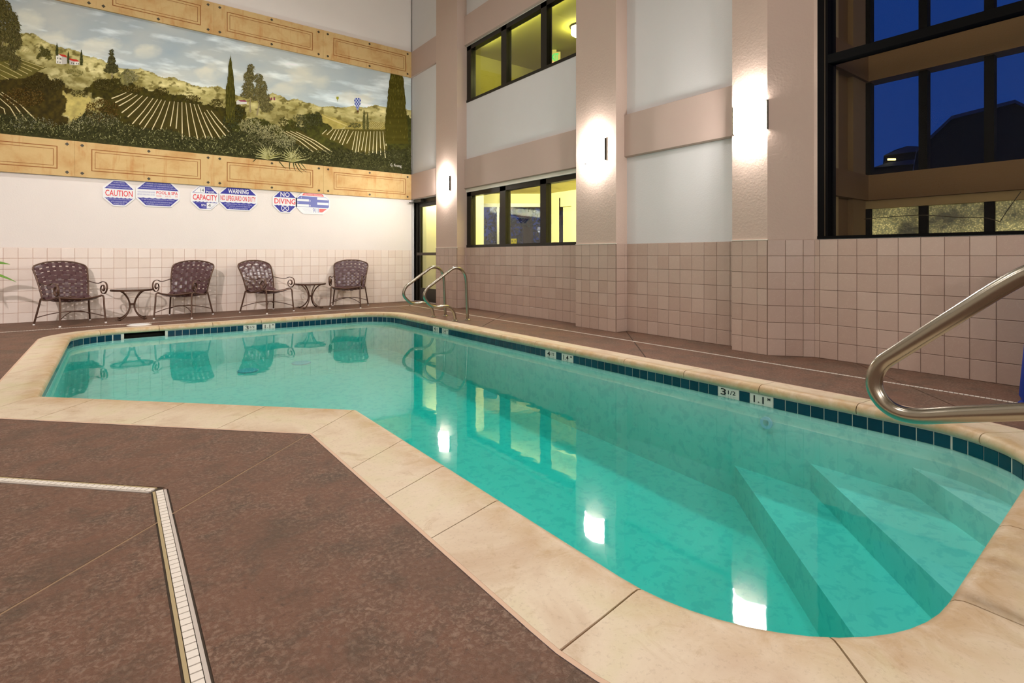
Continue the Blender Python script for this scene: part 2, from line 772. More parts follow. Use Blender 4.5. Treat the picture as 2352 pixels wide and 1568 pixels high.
def joints_from(start, length, first, pitch=PITCH):
    """joint list over [0,length] with one joint at 'first' (distance)"""
    k = math.floor(first / pitch)
    x = first - k * pitch
    out = [0.0]
    while x < length - 1e-4:
        if x > 1e-4:
            out.append(x)
        x += pitch
    out.append(length)
    return out


# ------------------------------------------------------------------ room dimensions
YL = 10.08            # wall with the mural
XW = 5.12             # recessed bays of the right wall
XP = 4.92             # pilaster faces
XB = 5.07             # belt course face
XN = 5.18             # wall under the big window
X0, Y0, ZC = -4.6, -3.2, 7.0

# ------------------------------------------------------------------ wall_left
wl = MB().box((X0 - 0.2, YL, -0.05), (5.6, YL + 0.2, ZC)).build('wall_left', 'paint_left')
tag(wl, 'pale plaster wall carrying the mural above cream wainscot tiles', kind='structure')
MB().box((-2.2, YL - 0.006, -0.02), (5.02, YL, 1.046)).build('grout_bed', 'grout_left', wl)
x_first = -1.2013
xs = [x_first + k * PITCH for k in range(-1, 41)]
xs = [x for x in xs if x < 5.0] + [5.018]
zl = [0.0, 0.136, 0.288, 0.441, 0.593, 0.746, 0.898, 1.046]
lay_tiles(wl, (0, YL - 0.004, 0), 0.0, xs, zl, 'tile_left', seed=1)
# off-frame remainder of the wainscot
MB().box((X0, YL - 0.01, 0), (xs[0] - 0.002, YL, 1.046)).build('off_frame_tiles', 'tile_left', wl)['kind'] = 'stuff'

# opposite wall, back wall, ceiling: close the room so that light bounces as it should
wo = MB().box((X0 - 0.2, Y0 - 0.2, -0.05), (X0, YL, ZC)).build('wall_opposite', 'paint_plain')
tag(wo, 'plain plaster wall on the far side of the pool deck', kind='structure')
wb = MB().box((X0, Y0 - 0.2, -0.05), (5.6, Y0, ZC)).build('wall_back', 'paint_plain')
tag(wb, 'plain plaster wall behind the camera', kind='structure')
ce = MB().box((X0 - 0.2, Y0 - 0.2, ZC), (5.6, YL + 0.2, ZC + 0.15)).build('ceiling', 'paint_plain')
tag(ce, 'plain white ceiling high over the pool', kind='structure')

# ------------------------------------------------------------------ wall_right (bays, belts, window wall)
LW = (5.10, 8.235, 1.083, 2.075)     # lower hall window opening (Y0,Y1,Z0,Z1)
UW = (5.10, 8.235, 3.69, 4.70)       # upper hall window opening
mb = MB()
rect_wall(mb, 'x', XW, 0.16, 5.0, 8.35, -0.05, ZC, [LW, UW])
rect_wall(mb, 'x', XW, 0.16, 2.7, 4.6, -0.05, ZC, [])
rect_wall(mb, 'x', 4.955, 0.33, 8.8, YL, -0.05, ZC, [(8.85, 10.055, -0.05, 2.085)])
mb.box((4.955, 10.055, 2.085), (5.2, YL, ZC))
rect_wall(mb, 'x', XN, 0.16, Y0, 2.262, -0.05, ZC, [(-0.6, 2.236, 1.086, 5.6)])
wr = mb.build('wall_right', 'paint_white')
tag(wr, 'pale bays of the right wall with brown tiled base and windows', kind='structure')
MB().box((5.0, 10.055, -0.02), (5.2, YL + 0.01, 2.085)).build('door_jamb_wall', 'paint_white', wr)

# tiled base of the bays
ZR = [0.0, 0.155, 0.310, 0.466, 0.621, 0.776, 0.931, 1.081]


def right_base(parent, X, ya, yb, joint_px, seed):
    """base tiles on plane X from ya (far) down to yb (near)"""
    MB().box((X - 0.006, yb, -0.02), (X, ya, 1.081)).build('grout_bed', 'grout_right', parent)
    yj = onx(joint_px, 600, X).y
    js = joints_from(0, ya - yb, ya - yj)
    lay_tiles(parent, (X - 0.004, ya, 0), -math.pi / 2, js, ZR, 'tile_right', seed=seed)


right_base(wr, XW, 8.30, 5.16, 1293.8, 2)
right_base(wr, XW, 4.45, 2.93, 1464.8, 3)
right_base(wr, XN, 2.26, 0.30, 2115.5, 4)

# belt courses of the right wall
def belt(parent, X, ya, yb, z0, z1, back):
    m = MB()
    ch = 0.02
    prof = [(back, z0), (X + ch, z0), (X, z0 + 0.012), (X, z1 - 0.004), (X + 0.004, z1), (back, z1)]
    n = len(prof)
    vs = [(x, ya, z) for x, z in prof] + [(x, yb, z) for x, z in prof]
    m.add(vs, [tuple(range(n)), tuple(range(2 * n - 1, n - 1, -1))] + [(i, n + i, n + (i + 1) % n, (i + 1) % n) for i in range(n)])
    return m.build('belt_course', 'paint_mauve', parent)


belt(wr, XB, 8.30, 5.15, 2.135, 2.662, XW)
belt(wr, XB, 4.46, 2.92, 2.150, 2.675, XW)
belt(wr, XB, 8.30, 5.15, 4.705, 5.240, XW)
belt(wr, XB, 4.46, 2.92, 4.705, 5.240, XW)
belt(wr, 4.93, YL - 0.002, 8.95, 2.092, 2.612, 4.955)
belt(wr, 4.93, YL - 0.002, 8.95, 4.60, 5.125, 4.955)
# pale reveal strip under the belts, above the windows
MB().box((XW - 0.012, 5.15, 2.078), (XW, 8.25, 2.135)).build('window_head_strip', 'cap_white', wr)
MB().box((XW - 0.012, 5.15, 4.70), (XW, 8.25, 4.735)).build('window_head_strip', 'cap_white', wr)

# ------------------------------------------------------------------ pilasters


def pilaster(name, ya, yb, label, joint_px, side=None, seed=0):
    """front face XP from ya (far) to yb (near); side: end point of the near side face"""
    sx, sy = side if side else (XW + 0.1, yb)
    poly = [(XP, yb), (sx, sy), (XW + 0.12, sy), (XW + 0.12, ya), (XP, ya)]
    p = MB().prism(poly, -0.05, ZC).build(name, 'paint_pilaster')
    tag(p, label, kind='structure')
    e = 0.008
    # base: grout then tiles
    gp = [(XP - e + 0.002, yb - e + 0.002), (sx, sy - e + 0.002), (sx, ya), (XP - e + 0.002, ya)]
    MB().prism(gp, -0.02, 1.081).build('grout_bed', 'grout_right', p)
    js = joints_from(0, ya - yb, ya - onx(joint_px, 600, XP).y)
    lay_tiles(p, (XP - e + 0.004, ya, 0), -math.pi / 2, js, ZR, 'tile_right', seed=seed)
    dx, dy = sx - XP, sy - yb
    L = math.hypot(dx, dy)
    rz = math.atan2(dy, dx)
    js = joints_from(0, L, min(PITCH, L))
    nx, ny = math.sin(rz), -math.cos(rz)
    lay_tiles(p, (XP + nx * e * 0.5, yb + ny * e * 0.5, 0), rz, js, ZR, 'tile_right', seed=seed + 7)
    MB().box((XP - 0.014, yb - 0.008, 1.080), (XP + 0.004, ya + 0.001, 1.088)).build('cap_strip', 'cap_white', p)
    return p


pilaster('trim_1', 8.965, 8.20, 'textured pilaster beside the glass door with a lit sconce', 1021, seed=11)
pilaster('trim_2', 5.150, 4.450, 'textured pilaster between the hall window and the blank bay', 1336.4, seed=12)
pilaster('trim_3', 2.925, 2.570, 'textured pilaster beside the tall dark window', 1705.2, side=(XN, 2.262), seed=13)

# ------------------------------------------------------------------ windows and door


def hall_window(name, op, label, y_m):
    y0, y1, z0, z1 = op
    w = empty(name, (XW, (y0 + y1) / 2, z0))
    tag(w, label, kind='structure')
    L = lambda p: (p[0] - XW, p[1] - (y0 + y1) / 2, p[2] - z0)
    fx0, fx1 = XW + 0.005, XW + 0.11
    bw = 0.055

    def bar(nm, a, b):
        MB().box(L(a), L(b)).build(nm, 'bronze', w)
    bar('window_frame', (fx0, y1 - 0.17, z0), (fx1, y1, z1))
    bar('window_frame', (fx0, y0, z0), (fx1, y0 + bw, z1))
    bar('window_sill', (fx0 - 0.01, y0, z0), (fx1, y1, z0 + 0.045))
    bar('window_head', (fx0, y0, z1 - 0.075), (fx1, y1, z1))
    # mullions, with the pale line of the glazing bead
    edges = [y1 - 0.17]
    for ya, yb in y_m:
        bar('mullion', (fx0, yb, z0), (fx1, ya, z1))
        edges += [ya, yb]
    edges.append(y0 + bw)
    for i in range(0, len(edges), 2):
        MB().box(L((XW + 0.05, edges[i + 1], z0 + 0.04)), L((XW + 0.056, edges[i], z1 - 0.07))).build('pane', 'glass', w)
    return w


ym = [(onx(1147.5, 500, XW).y, onx(1160.5, 500, XW).y), (onx(1240, 500, XW).y, onx(1253.5, 500, XW).y)]
hall_window('window_1', LW, 'bronze framed three pane window into the lit ground floor hall', ym)
ym = [(onx(1150.5, 200, XW).y, onx(1162.5, 200, XW).y), (onx(1241.5, 200, XW).y, onx(1255, 200, XW).y)]
hall_window('window_2', UW, 'bronze framed three pane window into the upper hall', ym)

# tall dark window
w3 = empty('window_3', (XN, 0.8, 1.086))
tag(w3, 'tall black framed window looking out at the blue dusk', kind='structure')
L3 = lambda p: (p[0] - XN, p[1] - 0.8, p[2] - 1.086)


def bar3(nm, a, b, mat='black_frame'):
    return MB().box(L3(a), L3(b)).build(nm, mat, w3)


bar3('window_frame', (XN - 0.006, 2.148, 1.086), (XN + 0.165, 2.236, 5.6))
MB().box((XN - 0.004, 2.234, 1.082), (XN + 0.02, 2.268, 5.6)).build('reveal_strip', 'paint_pilaster', wr)
bar3('glazing_bead', (XN - 0.009, 2.166, 1.10), (XN - 0.005, 2.176, 5.6), 'frame_line')
bar3('window_sill', (XN - 0.012, -0.6, 1.086), (XN + 0.10, 2.236, 1.112))
bar3('transom', (XN - 0.006, -0.6, 2.672), (XN + 0.10, 2.15, 2.748))
bar3('window_frame', (XN - 0.006, -0.6, 1.086), (XN + 0.10, -0.52, 5.6))
bar3('pane', (XN + 0.05, -0.52, 1.11), (XN + 0.057, 2.15, 2.675), 'glass_big')
bar3('pane', (XN + 0.05, -0.52, 2.745), (XN + 0.057, 2.15, 5.6), 'glass_big')

# glass door in the corner
dr = empty('door_1', (5.06, 9.45, 0))
tag(dr, 'dark bronze framed glass door in the corner, lit yellow behind', kind='structure')
LD = lambda p: (p[0] - 5.06, p[1] - 9.45, p[2])
XD = 5.06


def dbar(nm, a, b, mat='bronze'):
    return MB().box(LD(a), LD(b)).build(nm, mat, dr)


dbar('door_frame', (XD - 0.03, 9.97, 0), (XD + 0.08, 10.07, 2.085))
dbar('door_frame', (XD - 0.03, 8.86, 0), (XD + 0.08, 8.93, 2.085))
dbar('door_frame', (XD - 0.03, 8.86, 2.01), (XD + 0.08, 10.07, 2.085))
dbar('stile', (XD, 9.88, 0.01), (XD + 0.045, 9.97, 2.01))
dbar('stile', (XD, 8.93, 0.01), (XD + 0.045, 9.03, 2.01))
dbar('bottom_rail', (XD, 9.03, 0.01), (XD + 0.045, 9.88, 0.28))
dbar('top_rail', (XD, 9.03, 1.93), (XD + 0.045, 9.88, 2.01))
dbar('pane', (XD + 0.02, 9.03, 0.28), (XD + 0.026, 9.88, 1.93), 'glass')
dbar('push_bar', (XD - 0.05, 8.98, 0.945), (XD - 0.02, 9.96, 1.0), 'frame_line')
dbar('threshold', (XD - 0.06, 8.87, 0.0), (XD + 0.08, 10.06, 0.012), 'drain_side')
cl = dbar('door_closer', (XD - 0.11, 9.66, 2.015), (XD - 0.03, 9.98, 2.075))
MB().tube([LD((XD - 0.07, 9.95, 2.03)), LD((4.92, 9.98, 2.02)), LD((4.86, 10.0, 2.02))], 0.012, 6).build('closer_arm', 'bronze', dr)

# ------------------------------------------------------------------ halls behind the windows
hall = MB()
ZH = 2.33
PA = (5.98, 8.93)
PB = (6.52, 10.12)
PC = (7.82, 9.13)
hg = MB()
hg.box((5.28, 8.93, -0.02), (5.98, 8.98, 2.6))
hg.box((5.93, 8.98, -0.02), (5.98, 10.9, 2.6))
hg.box((5.1, 10.85, -0.02), (5.93, 10.95, 2.6))
hw_l = hg.build('wall_hall_return', 'hall_wall')
tag(hw_l, 'yellow lit return wall inside the ground floor hall', kind='structure')


def seg_wall(mb, a, b, z0, z1, th=0.1):
    a, b = Vector((a[0], a[1], 0)), Vector((b[0], b[1], 0))
    d = (b - a).normalized()
    n = Vector((-d.y, d.x, 0))
    q = [a, b, b + n * th, a + n * th]
    mb.prism([(p.x, p.y) for p in q], z0, z1)
    return mb


he = MB()
seg_wall(he, PB, PC, 2.11, 2.75)      # header over the entrance
ft = Vector((PB[0] - PC[0], PB[1] - PC[1], 0)).normalized()
he_o = he.build('wall_hall_entrance', 'hall_wall')
tag(he_o, 'pale yellow header wall over the hall entrance doors', kind='structure')
hr = MB()
rect_wall(hr, 'x', 7.82, 0.1, 3.6, 9.13, -0.02, 2.75, [(8.33, 8.68, -0.02, 2.0)])
hr.box((7.90, 8.2, -0.02), (8.0, 8.8, 2.2))
hr.box((7.82, 8.68, -0.02), (8.0, 8.72, 2.2))
hr_o = hr.build('wall_hall_side', 'hall_wall')
tag(hr_o, 'cream yellow hall wall with a shallow doorway', kind='structure')
he2 = MB().box((5.28, 3.5, -0.02), (7.92, 3.6, 2.75)).build('wall_hall_end', 'hall_wall')
tag(he2, 'yellow end wall of the ground floor hall', kind='structure')
hc = MB().prism([(5.28, 3.5), (7.95, 3.5), (7.95, 9.2), (6.6, 10.25), (5.98, 10.25), (5.98, 8.93), (5.28, 8.93)], ZH, ZH + 0.08).build('ceiling_hall', 'hall_ceiling')
tag(hc, 'yellowish ceiling of the ground floor hall', kind='structure')
hf = MB().prism([(5.28, 3.5), (8.2, 3.5), (8.2, 9.2), (6.6, 10.25), (5.2, 10.9), (5.2, 8.8)], -0.06, -0.01).build('floor_hall', 'hall_floor')
tag(hf, 'brown floor of the ground floor hall', kind='structure')
hdc = MB().box((5.15, 8.93, 2.35), (5.98, 11.0, 2.42)).build('ceiling_lobby', 'hall_ceiling')
tag(hdc, 'yellowish ceiling of the lobby behind the corner door', kind='structure')
area_light('lobby_light', (5.45, 9.9, 2.33), 0.4, 22, (1.0, 0.95, 0.42))
area_light('hall_light', (5.31, 6.7, 2.20), 0.2, HALL_POWER, (1.0, 0.97, 0.72), (0, -math.pi / 2, 0), 3.2)

# ceiling vent of the hall
cv = empty('ceiling_vent', (6.55, 6.9, ZH))
tag(cv, 'dark slotted air vent in the hall ceiling behind the lower window', 'vent')
MB().box((-0.13, -0.62, -0.03), (0.13, 0.62, 0.0)).build('vent_frame', 'hall_ceiling', cv)
for k in range(7):
    MB().box((-0.10, -0.58 + k * 0.166, -0.036), (0.10, -0.44 + k * 0.166, -0.028)).build('slot', 'vent_dark', cv)


def exit_sign(name, loc, rz, label, w=0.24, h=0.17, hang=0.04, letters='EXIT', group=None):
    e = empty(name, loc, rz)
    tag(e, label, 'sign')
    MB().box((-w / 2, -0.02, -h), (w / 2, 0.02, 0)).build('case', 'exit_case', e)
    MB().box((-0.05, -0.025, 0), (0.05, 0.025, hang)).build('mount', 'exit_case', e)
    mesh_obj('lettering', text_mesh(letters, 'exit_green', w * 0.72, h * 0.66, bold=0.02), e, (0, -0.022, -h * 0.47))
    MB().box((-w * 0.2, -0.022, -h * 0.97), (w * 0.05, -0.0205, -h * 0.9)).build('test_lamp', 'exit_red', e)
    return e


pe = onx(1154, 452, 6.9)
exit_sign('exit_sign', (pe.x, pe.y, ZH - 0.03), -1.9, 'green exit sign hanging near the entrance in the lower hall', 0.3, 0.18, 0.03)

# entrance doors of the hall: frame, panes
en = empty('door_2', ((PB[0] + PC[0]) / 2, (PB[1] + PC[1]) / 2, 0), math.atan2(PC[1] - PB[1], PC[0] - PB[0]))
tag(en, 'aluminium framed glass entrance doors at the end of the hall', kind='structure')
simple('aluminium', (150, 148, 130), 0.4, 0.5)
WEN = math.hypot(PC[0] - PB[0], PC[1] - PB[1])
for xx, ww in ((-WEN / 2 + 0.05, 0.06), (-0.28, 0.05), (WEN / 2 - 0.03, 0.06)):
    MB().box((xx - ww / 2, -0.02, 0), (xx + ww / 2, 0.05, 2.11)).build('door_post', 'aluminium', en)
MB().box((-WEN / 2, -0.02, 2.03), (WEN / 2, 0.05, 2.11)).build('door_head', 'aluminium', en)
MB().box((-WEN / 2, -0.0, 0.05), (-0.3, 0.006, 2.03)).build('pane', 'glass_coated', en)
MB().box((-0.26, -0.0, 0.05), (WEN / 2, 0.006, 2.03)).build('pane', 'glass_coated', en)

# paper notice stuck on the pane
pn = onx(1180, 557, XW + 0.045)
nt = empty('paper_notice', pn)
tag(nt, 'small yellow paper notice taped low on the middle hall pane', 'notice')
MB().box((-0.001, -0.075, -0.065), (0.001, 0.075, 0.065)).build('sheet', 'paper_yellow', nt)
for yy, zz in ((0.04, 0.025), (-0.04, 0.025), (0.0, -0.02)):
    MB().box((-0.0025, yy - 0.014, zz - 0.006), (-0.0012, yy + 0.014, zz + 0.006)).build('printed_line', 'stud', nt)
pn = onx(1274, 558, XW + 0.045)
mesh_obj('lettering', text_mesh('OPEN', 'sign_red', 0.10, 0.035), None, pn, -math.pi / 2)
tag(COL.objects[-1], 'small red lettering on the right pane of the hall window', 'lettering')

# garden outside the hall entrance
rg = random.Random(5)
gr_ = MB().box((5.5, 9.2, -0.12), (34, 30, -0.07)).build('ground_outside', 'soil')
tag(gr_, 'dark soil outside the hall entrance', kind='structure')


def leaf_blob(mb, c, r, n, size, rnd):
    for _ in range(n):
        d = Vector((rnd.gauss(0, 1), rnd.gauss(0, 1), rnd.gauss(0, 1))).normalized() * (rnd.random() ** 0.4)
        p = Vector(c) + Vector((d.x * r[0], d.y * r[1], d.z * r[2]))
        a = Vector((rnd.gauss(0, 1), rnd.gauss(0, 1), rnd.gauss(0, 1))).normalized() * size * rnd.uniform(0.6, 1.3)
        b = a.cross(Vector((rnd.gauss(0, 1), rnd.gauss(0, 1), rnd.gauss(0, 1)))).normalized() * size * 0.35
        mb.add([p - a, p + b, p + a, p - b], [(0, 1, 2, 3)])


def outside_tree(name, px, depth, h, crown, label, trunk_r=0.12, crown_z=2.2, n=700):
    d = ray(px, 587.7)
    t = empty(name, (d[0] * depth, d[1] * depth, -0.08))
    tag(t, label, 'tree', 'garden plants outside the entrance')
    MB().tube([(0, 0, 0), (0.05, 0, h * 0.4), (0.02, 0.03, h * 0.8), (0.1, 0, h)], [trunk_r * 1.25, trunk_r, trunk_r * 0.8, trunk_r * 0.5], 8).build('trunk', 'bark', t, True)
    m = MB()
    leaf_blob(m, (0, 0, crown_z), crown, n, 0.11, rg)
    m.build('foliage', 'dark_leaf', t)
    return t


outside_tree('garden_tree', 1210, 15.5, 3.4, (1.1, 1.1, 0.8), 'thick brown trunked tree outside the hall entrance', 0.16, 2.55)
outside_tree('garden_tree', 1150, 18.0, 3.2, (1.5, 1.2, 1.1), 'dark leafy tree behind the left entrance pane', 0.08, 1.5, 800)
outside_tree('garden_tree', 1203, 22.5, 3.2, (2.0, 1.2, 1.0), 'dark leafy tree far behind the right entrance pane', 0.07, 1.35, 900)
d = ray(1134, 587.7)
sh = empty('lit_shrub', (d[0] * 14.2, d[1] * 14.2, -0.08))
tag(sh, 'small shrub lit warm by a garden lamp outside the entrance', 'shrub', None)
m = MB()
leaf_blob(m, (0, 0, 0.75), (0.28, 0.28, 0.5), 420, 0.06, rg)
m.build('foliage', 'leaf_green', sh)
MB().tube([(0, 0, 0), (0, 0, 0.7)], 0.02, 6).build('stem', 'bark', sh)
gl_ = empty('garden_lamp', (d[0] * 13.6, d[1] * 13.6, -0.07))
tag(gl_, 'low garden lamp at the foot of the lit shrub', 'lamp')
MB().lathe([(0.05, 0), (0.05, 0.2), (0.07, 0.24)], 10).build('post', 'bronze', gl_)
MB().lathe([(0.06, 0.24), (0.06, 0.34), (0.02, 0.38)], 10).build('globe', 'porch_lamp', gl_)

# upper hall
ZU = 4.80
ug = MB()
ug.box((5.28, 8.62, 2.9), (8.72, 8.75, ZU + 0.1))
uo = ug.build('wall_upper_hall_return', 'upper_hall_wall')
tag(uo, 'yellow lit return wall inside the upper hall', kind='structure')
uf = MB().box((8.6, 3.6, 2.9), (8.72, 8.62, ZU + 0.1)).build('wall_upper_hall_side', 'upper_hall_wall')
tag(uf, 'olive yellow side wall of the upper hall', kind='structure')
ue = MB().box((5.28, 3.5, 2.9), (8.72, 3.6, ZU + 0.1)).build('wall_upper_hall_end', 'upper_hall_wall')
tag(ue, 'olive yellow end wall of the upper hall', kind='structure')
uc = MB().box((5.28, 3.5, ZU), (8.72, 8.75, ZU + 0.08)).build('ceiling_upper_hall', 'upper_hall_wall')
tag(uc, 'olive yellow ceiling of the upper hall', kind='structure')
ufl = MB().box((5.28, 3.5, 2.82), (8.72, 8.75, 2.9)).build('floor_upper_hall', 'hall_floor')
tag(ufl, 'brown floor of the upper hall', kind='structure')
us = MB().box((7.2, 3.6, ZU - 0.14), (7.35, 8.62, ZU)).build('trim_4', 'paint_mauve')
tag(us, 'mauve beam under the upper hall ceiling', kind='structure')
ps = onz(1272, 120, ZU - 0.04)
exit_sign('exit_sign', ps, -0.75, 'green exit sign hanging from the upper hall ceiling', 0.25, 0.21, 0.04)
ul = empty('ceiling_lamp', onz(1331, 60, ZU))
tag(ul, 'bright yellow glowing ceiling lamp in the upper hall', 'lamp')
MB().lathe([(0.16, 0), (0.16, -0.03)], 20).build('lamp_base', 'bronze', ul)
MB().lathe([(0.14, -0.03), (0.14, -0.13), (0.10, -0.16), (0.03, -0.17)], 20).build('lamp_globe', 'hall_lamp', ul, True)
area_light('upper_hall_light', (5.31, 6.9, ZU - 0.05), 0.07, UPPER_HALL_POWER, (1.0, 0.95, 0.42), (0, -math.pi / 2, 0), 2.6)

# ------------------------------------------------------------------ glazed porch beyond the tall window
XO = 6.40
YR = 2.30
po = MB()
po.box((XN + 0.16, YR, -0.02), (XO + 0.2, YR + 0.12, 6.0))
pw = po.build('wall_porch_return', 'brown_stucco')
tag(pw, 'brown stucco return wall outside the tall window', kind='structure')
pbo = MB().box((5.44, YR - 0.04, -0.02), (5.68, YR, 6.0)).build('trim_5', 'beige_stucco')
tag(pbo, 'beige stucco strip on the porch return wall outside the tall window', kind='structure')
pbo = MB().box((6.0, YR - 0.05, -0.02), (6.31, YR, 6.0)).build('trim_11', 'beige_dim')
tag(pbo, 'dull brown stucco strip by the outer mullion outside the tall window', kind='structure')


def zo(u, v, X=XO):
    return onx(u, v, X).z


bz = [(zo(2117, 436) * 0 + onx(2352, 436.3, XO).z, onx(2352, 367.8, XO).z), (onx(2352, 112.5, XO).z, onx(2352, 40, XO).z)]
for i, (z0, z1) in enumerate(bz):
    b = MB().box((XO - 0.10, -3.0, z0), (XO + 0.1, YR, z1)).box((XN + 0.17, YR - 0.08, z0), (XO - 0.1, YR, z1)).build('trim_%d' % (6 + i), 'brown_stucco')
    tag(b, ['lower brown stucco beam outside the tall window', 'upper brown stucco beam outside the tall window'][i], kind='structure')
zb = onx(2352, 458.8, XO).z
b = MB().box((XO - 0.06, -3.0, zb), (XO + 0.1, YR, bz[0][0])).build('trim_8', 'beige_stucco')
tag(b, 'thin beige strip under the lower stucco beam', kind='structure')
b = MB().box((XO - 0.02, -3.0, -0.02), (XO + 0.1, YR, 1.02)).build('wall_porch_base', 'brown_stucco')
tag(b, 'brown stucco base wall of the glazed porch', kind='structure')
pf = MB().box((XN + 0.16, -3.0, -0.06), (XO + 0.1, YR, -0.02)).build('floor_porch', 'soil')
tag(pf, 'dark ground of the porch outside the tall window', kind='structure')
w4 = empty('window_4', (XO, 0, 1.02))
tag(w4, 'black mullioned outer glazing with obscured lower panes', kind='structure')
mu = [onx(1994.8, 300, XO).y, onx(2123.5, 300, XO).y, onx(2275, 300, XO).y]
stp = mu[1] - mu[2]
mu += [mu[2] - stp * k for k in range(1, 6)]
for y in mu:
    MB().box((-0.05, y - 0.035, 0), (0.05, y + 0.035, 5.0)).build('mullion', 'black_frame', w4)
for i in range(len(mu) - 1):
    MB().box((0.0, mu[i + 1] + 0.03, 0.0), (0.012, mu[i] - 0.03, zb - 1.02)).build('obscured_pane', 'obscured_glass', w4)
cb = MB().tube(smooth_path([onx(1985, 503, XO - 0.14), onx(2110, 494, XO - 0.14), onx(2200, 499, XO - 0.14), onx(2260, 500, XO - 0.14), onx(2297, 509, XO - 0.14)], 5) + smooth_path([onx(2297, 509, XO - 0.14), onx(2316, 480, XO - 0.14), onx(2345, 440, XO - 0.14)], 4), 0.0035, 5).build('loose_cable', 'cable')
tag(cb, 'thin loose cable hanging across the obscured panes', 'cable')

# dark house across the street
def far_house(name, label, pts, depth, thick, mat):
    h = empty(name, (0, 0, 0))
    tag(h, label, 'house')
    dl = ray(pts[0][0], 587.7)
    fw = Vector((dl[0], dl[1], 0)).normalized()
    P = []
    for u, v in pts:
        dd = ray(u, v)
        P.append(Vector((dd[0] * depth, dd[1] * depth, CAM_H + dd[2] * depth)))
    n = len(P)
    Q = [p + fw * thick for p in P]
    m = MB().add(P + Q, [tuple(range(n - 1, -1, -1)), tuple(range(n, 2 * n))] + [(i, (i + 1) % n, n + (i + 1) % n, n + i) for i in range(n)])
    m.build('walls', mat, h)
    return h, P, fw


h1, P1, fw = far_house('dark_house', 'big dark house with pale roof edges beyond the tall window', [(2062, 640), (2105, 350), (2135, 318), (2185, 275), (2200, 262), (2330, 238), (2420, 275), (2700, 420), (2700, 640)], 26.0, 8.0, 'night_wall')
for a, b in ((1, 3), (3, 5), (5, 7)):
    pa, pb_ = P1[a] - fw * 0.15, P1[b] - fw * 0.15
    up = Vector((0, 0, 0.16))
    MB().add([pa, pb_, pb_ + up, pa + up, pa + fw * 8.3, pb_ + fw * 8.3, pb_ + fw * 8.3 + up, pa + fw * 8.3 + up],
             [(0, 1, 2, 3), (3, 2, 6, 7), (4, 7, 6, 5), (0, 4, 5, 1), (0, 3, 7, 4), (1, 5, 6, 2)]).build('roof_edge', 'night_roof', h1)
gr2 = MB().box((20, -14, -0.3), (70, 34, -0.12)).build('ground_street', 'soil')
tag(gr2, 'dark ground under the houses across the street', kind='structure')
h2, P2, fw = far_house('dark_house', 'small dark house with a hipped roof and yellow lamp beyond the tall window', [(2006, 622), (2006, 388), (2010, 384), (2030, 379), (2036, 362), (2030, 357), (2056, 344), (2084, 335), (2108, 336), (2112, 352), (2110, 622)], 40.0, 6.0, 'night_wall')
for pts in ([(2030, 357), (2084, 335), (2112, 337), (2114, 346)], [(2004, 385), (2040, 373), (2100, 366), (2112, 375)]):
    pp = []
    for u, v in pts:
        dd = ray(u, v)
        pp.append(Vector((dd[0] * 39.8, dd[1] * 39.8, CAM_H + dd[2] * 39.8)))
    n = len(pp)
    m = MB().add(pp + [q + fw * 0.6 for q in pp], [tuple(range(n)), tuple(range(2 * n - 1, n - 1, -1))] + [(i, (i + 1) % n, n + (i + 1) % n, n + i) for i in range(n)])
    m.build('roof', 'night_roof', h2)
dd = ray(2048, 366)
MB().box((-0.28, -0.05, -0.06), (0.28, 0.05, 0.06)).build('wall_lamp', 'outside_lamp', h2, loc=(dd[0] * 39.4, dd[1] * 39.4, CAM_H + dd[2] * 39.4), rz=-YAW)

# ------------------------------------------------------------------ pool outline
CORN = [((1.188, 3.157), 0.0, 0.45), ((-0.392, 4.731), 0.0, 0.27), ((-0.383, 8.385), 0.46, 0.20), ((3.60, 8.395), 0.52, 0.22), ((3.715, 0.515), 0.55, 0.40), ((1.195, 0.43), 0.60, 0.35)]


def fillet(corners):
    out = []
    n = len(corners)
    for i in range(n):
        p, r, _ = corners[i]
        a = Vector(corners[i - 1][0])
        b = Vector(corners[(i + 1) % n][0])
        p = Vector(p)
        if r <= 0:
            out.append((p, i, i))
            continue
        d1 = (a - p).normalized()
        d2 = (b - p).normalized()
        ang = d1.angle(d2)
        t = r / math.tan(ang / 2)
        c = p + (d1 + d2).normalized() * (r / math.sin(ang / 2))
        s, e = p + d1 * t - c, p + d2 * t - c
        tot = s.angle_signed(e)
        K = 14
        for k in range(K + 1):
            q = s.copy()
            q.rotate(Matrix.Rotation(-tot * k / K, 2))
            out.append((c + q, i, k / K))
    return out


LOOP = fillet(CORN)      # clockwise seen from above
LP = [p for p, _, _ in LOOP]
NL = len(LP)
# width of the coping after each vertex: side i runs from corner i to corner i+1
WID = []
for p, i, k in LOOP:
    w_prev, w_next = CORN[i - 1][2], CORN[i][2]
    kk = k if CORN[i][1] > 0 else 0.5
    WID.append(w_prev * (1 - kk) + w_next * kk)


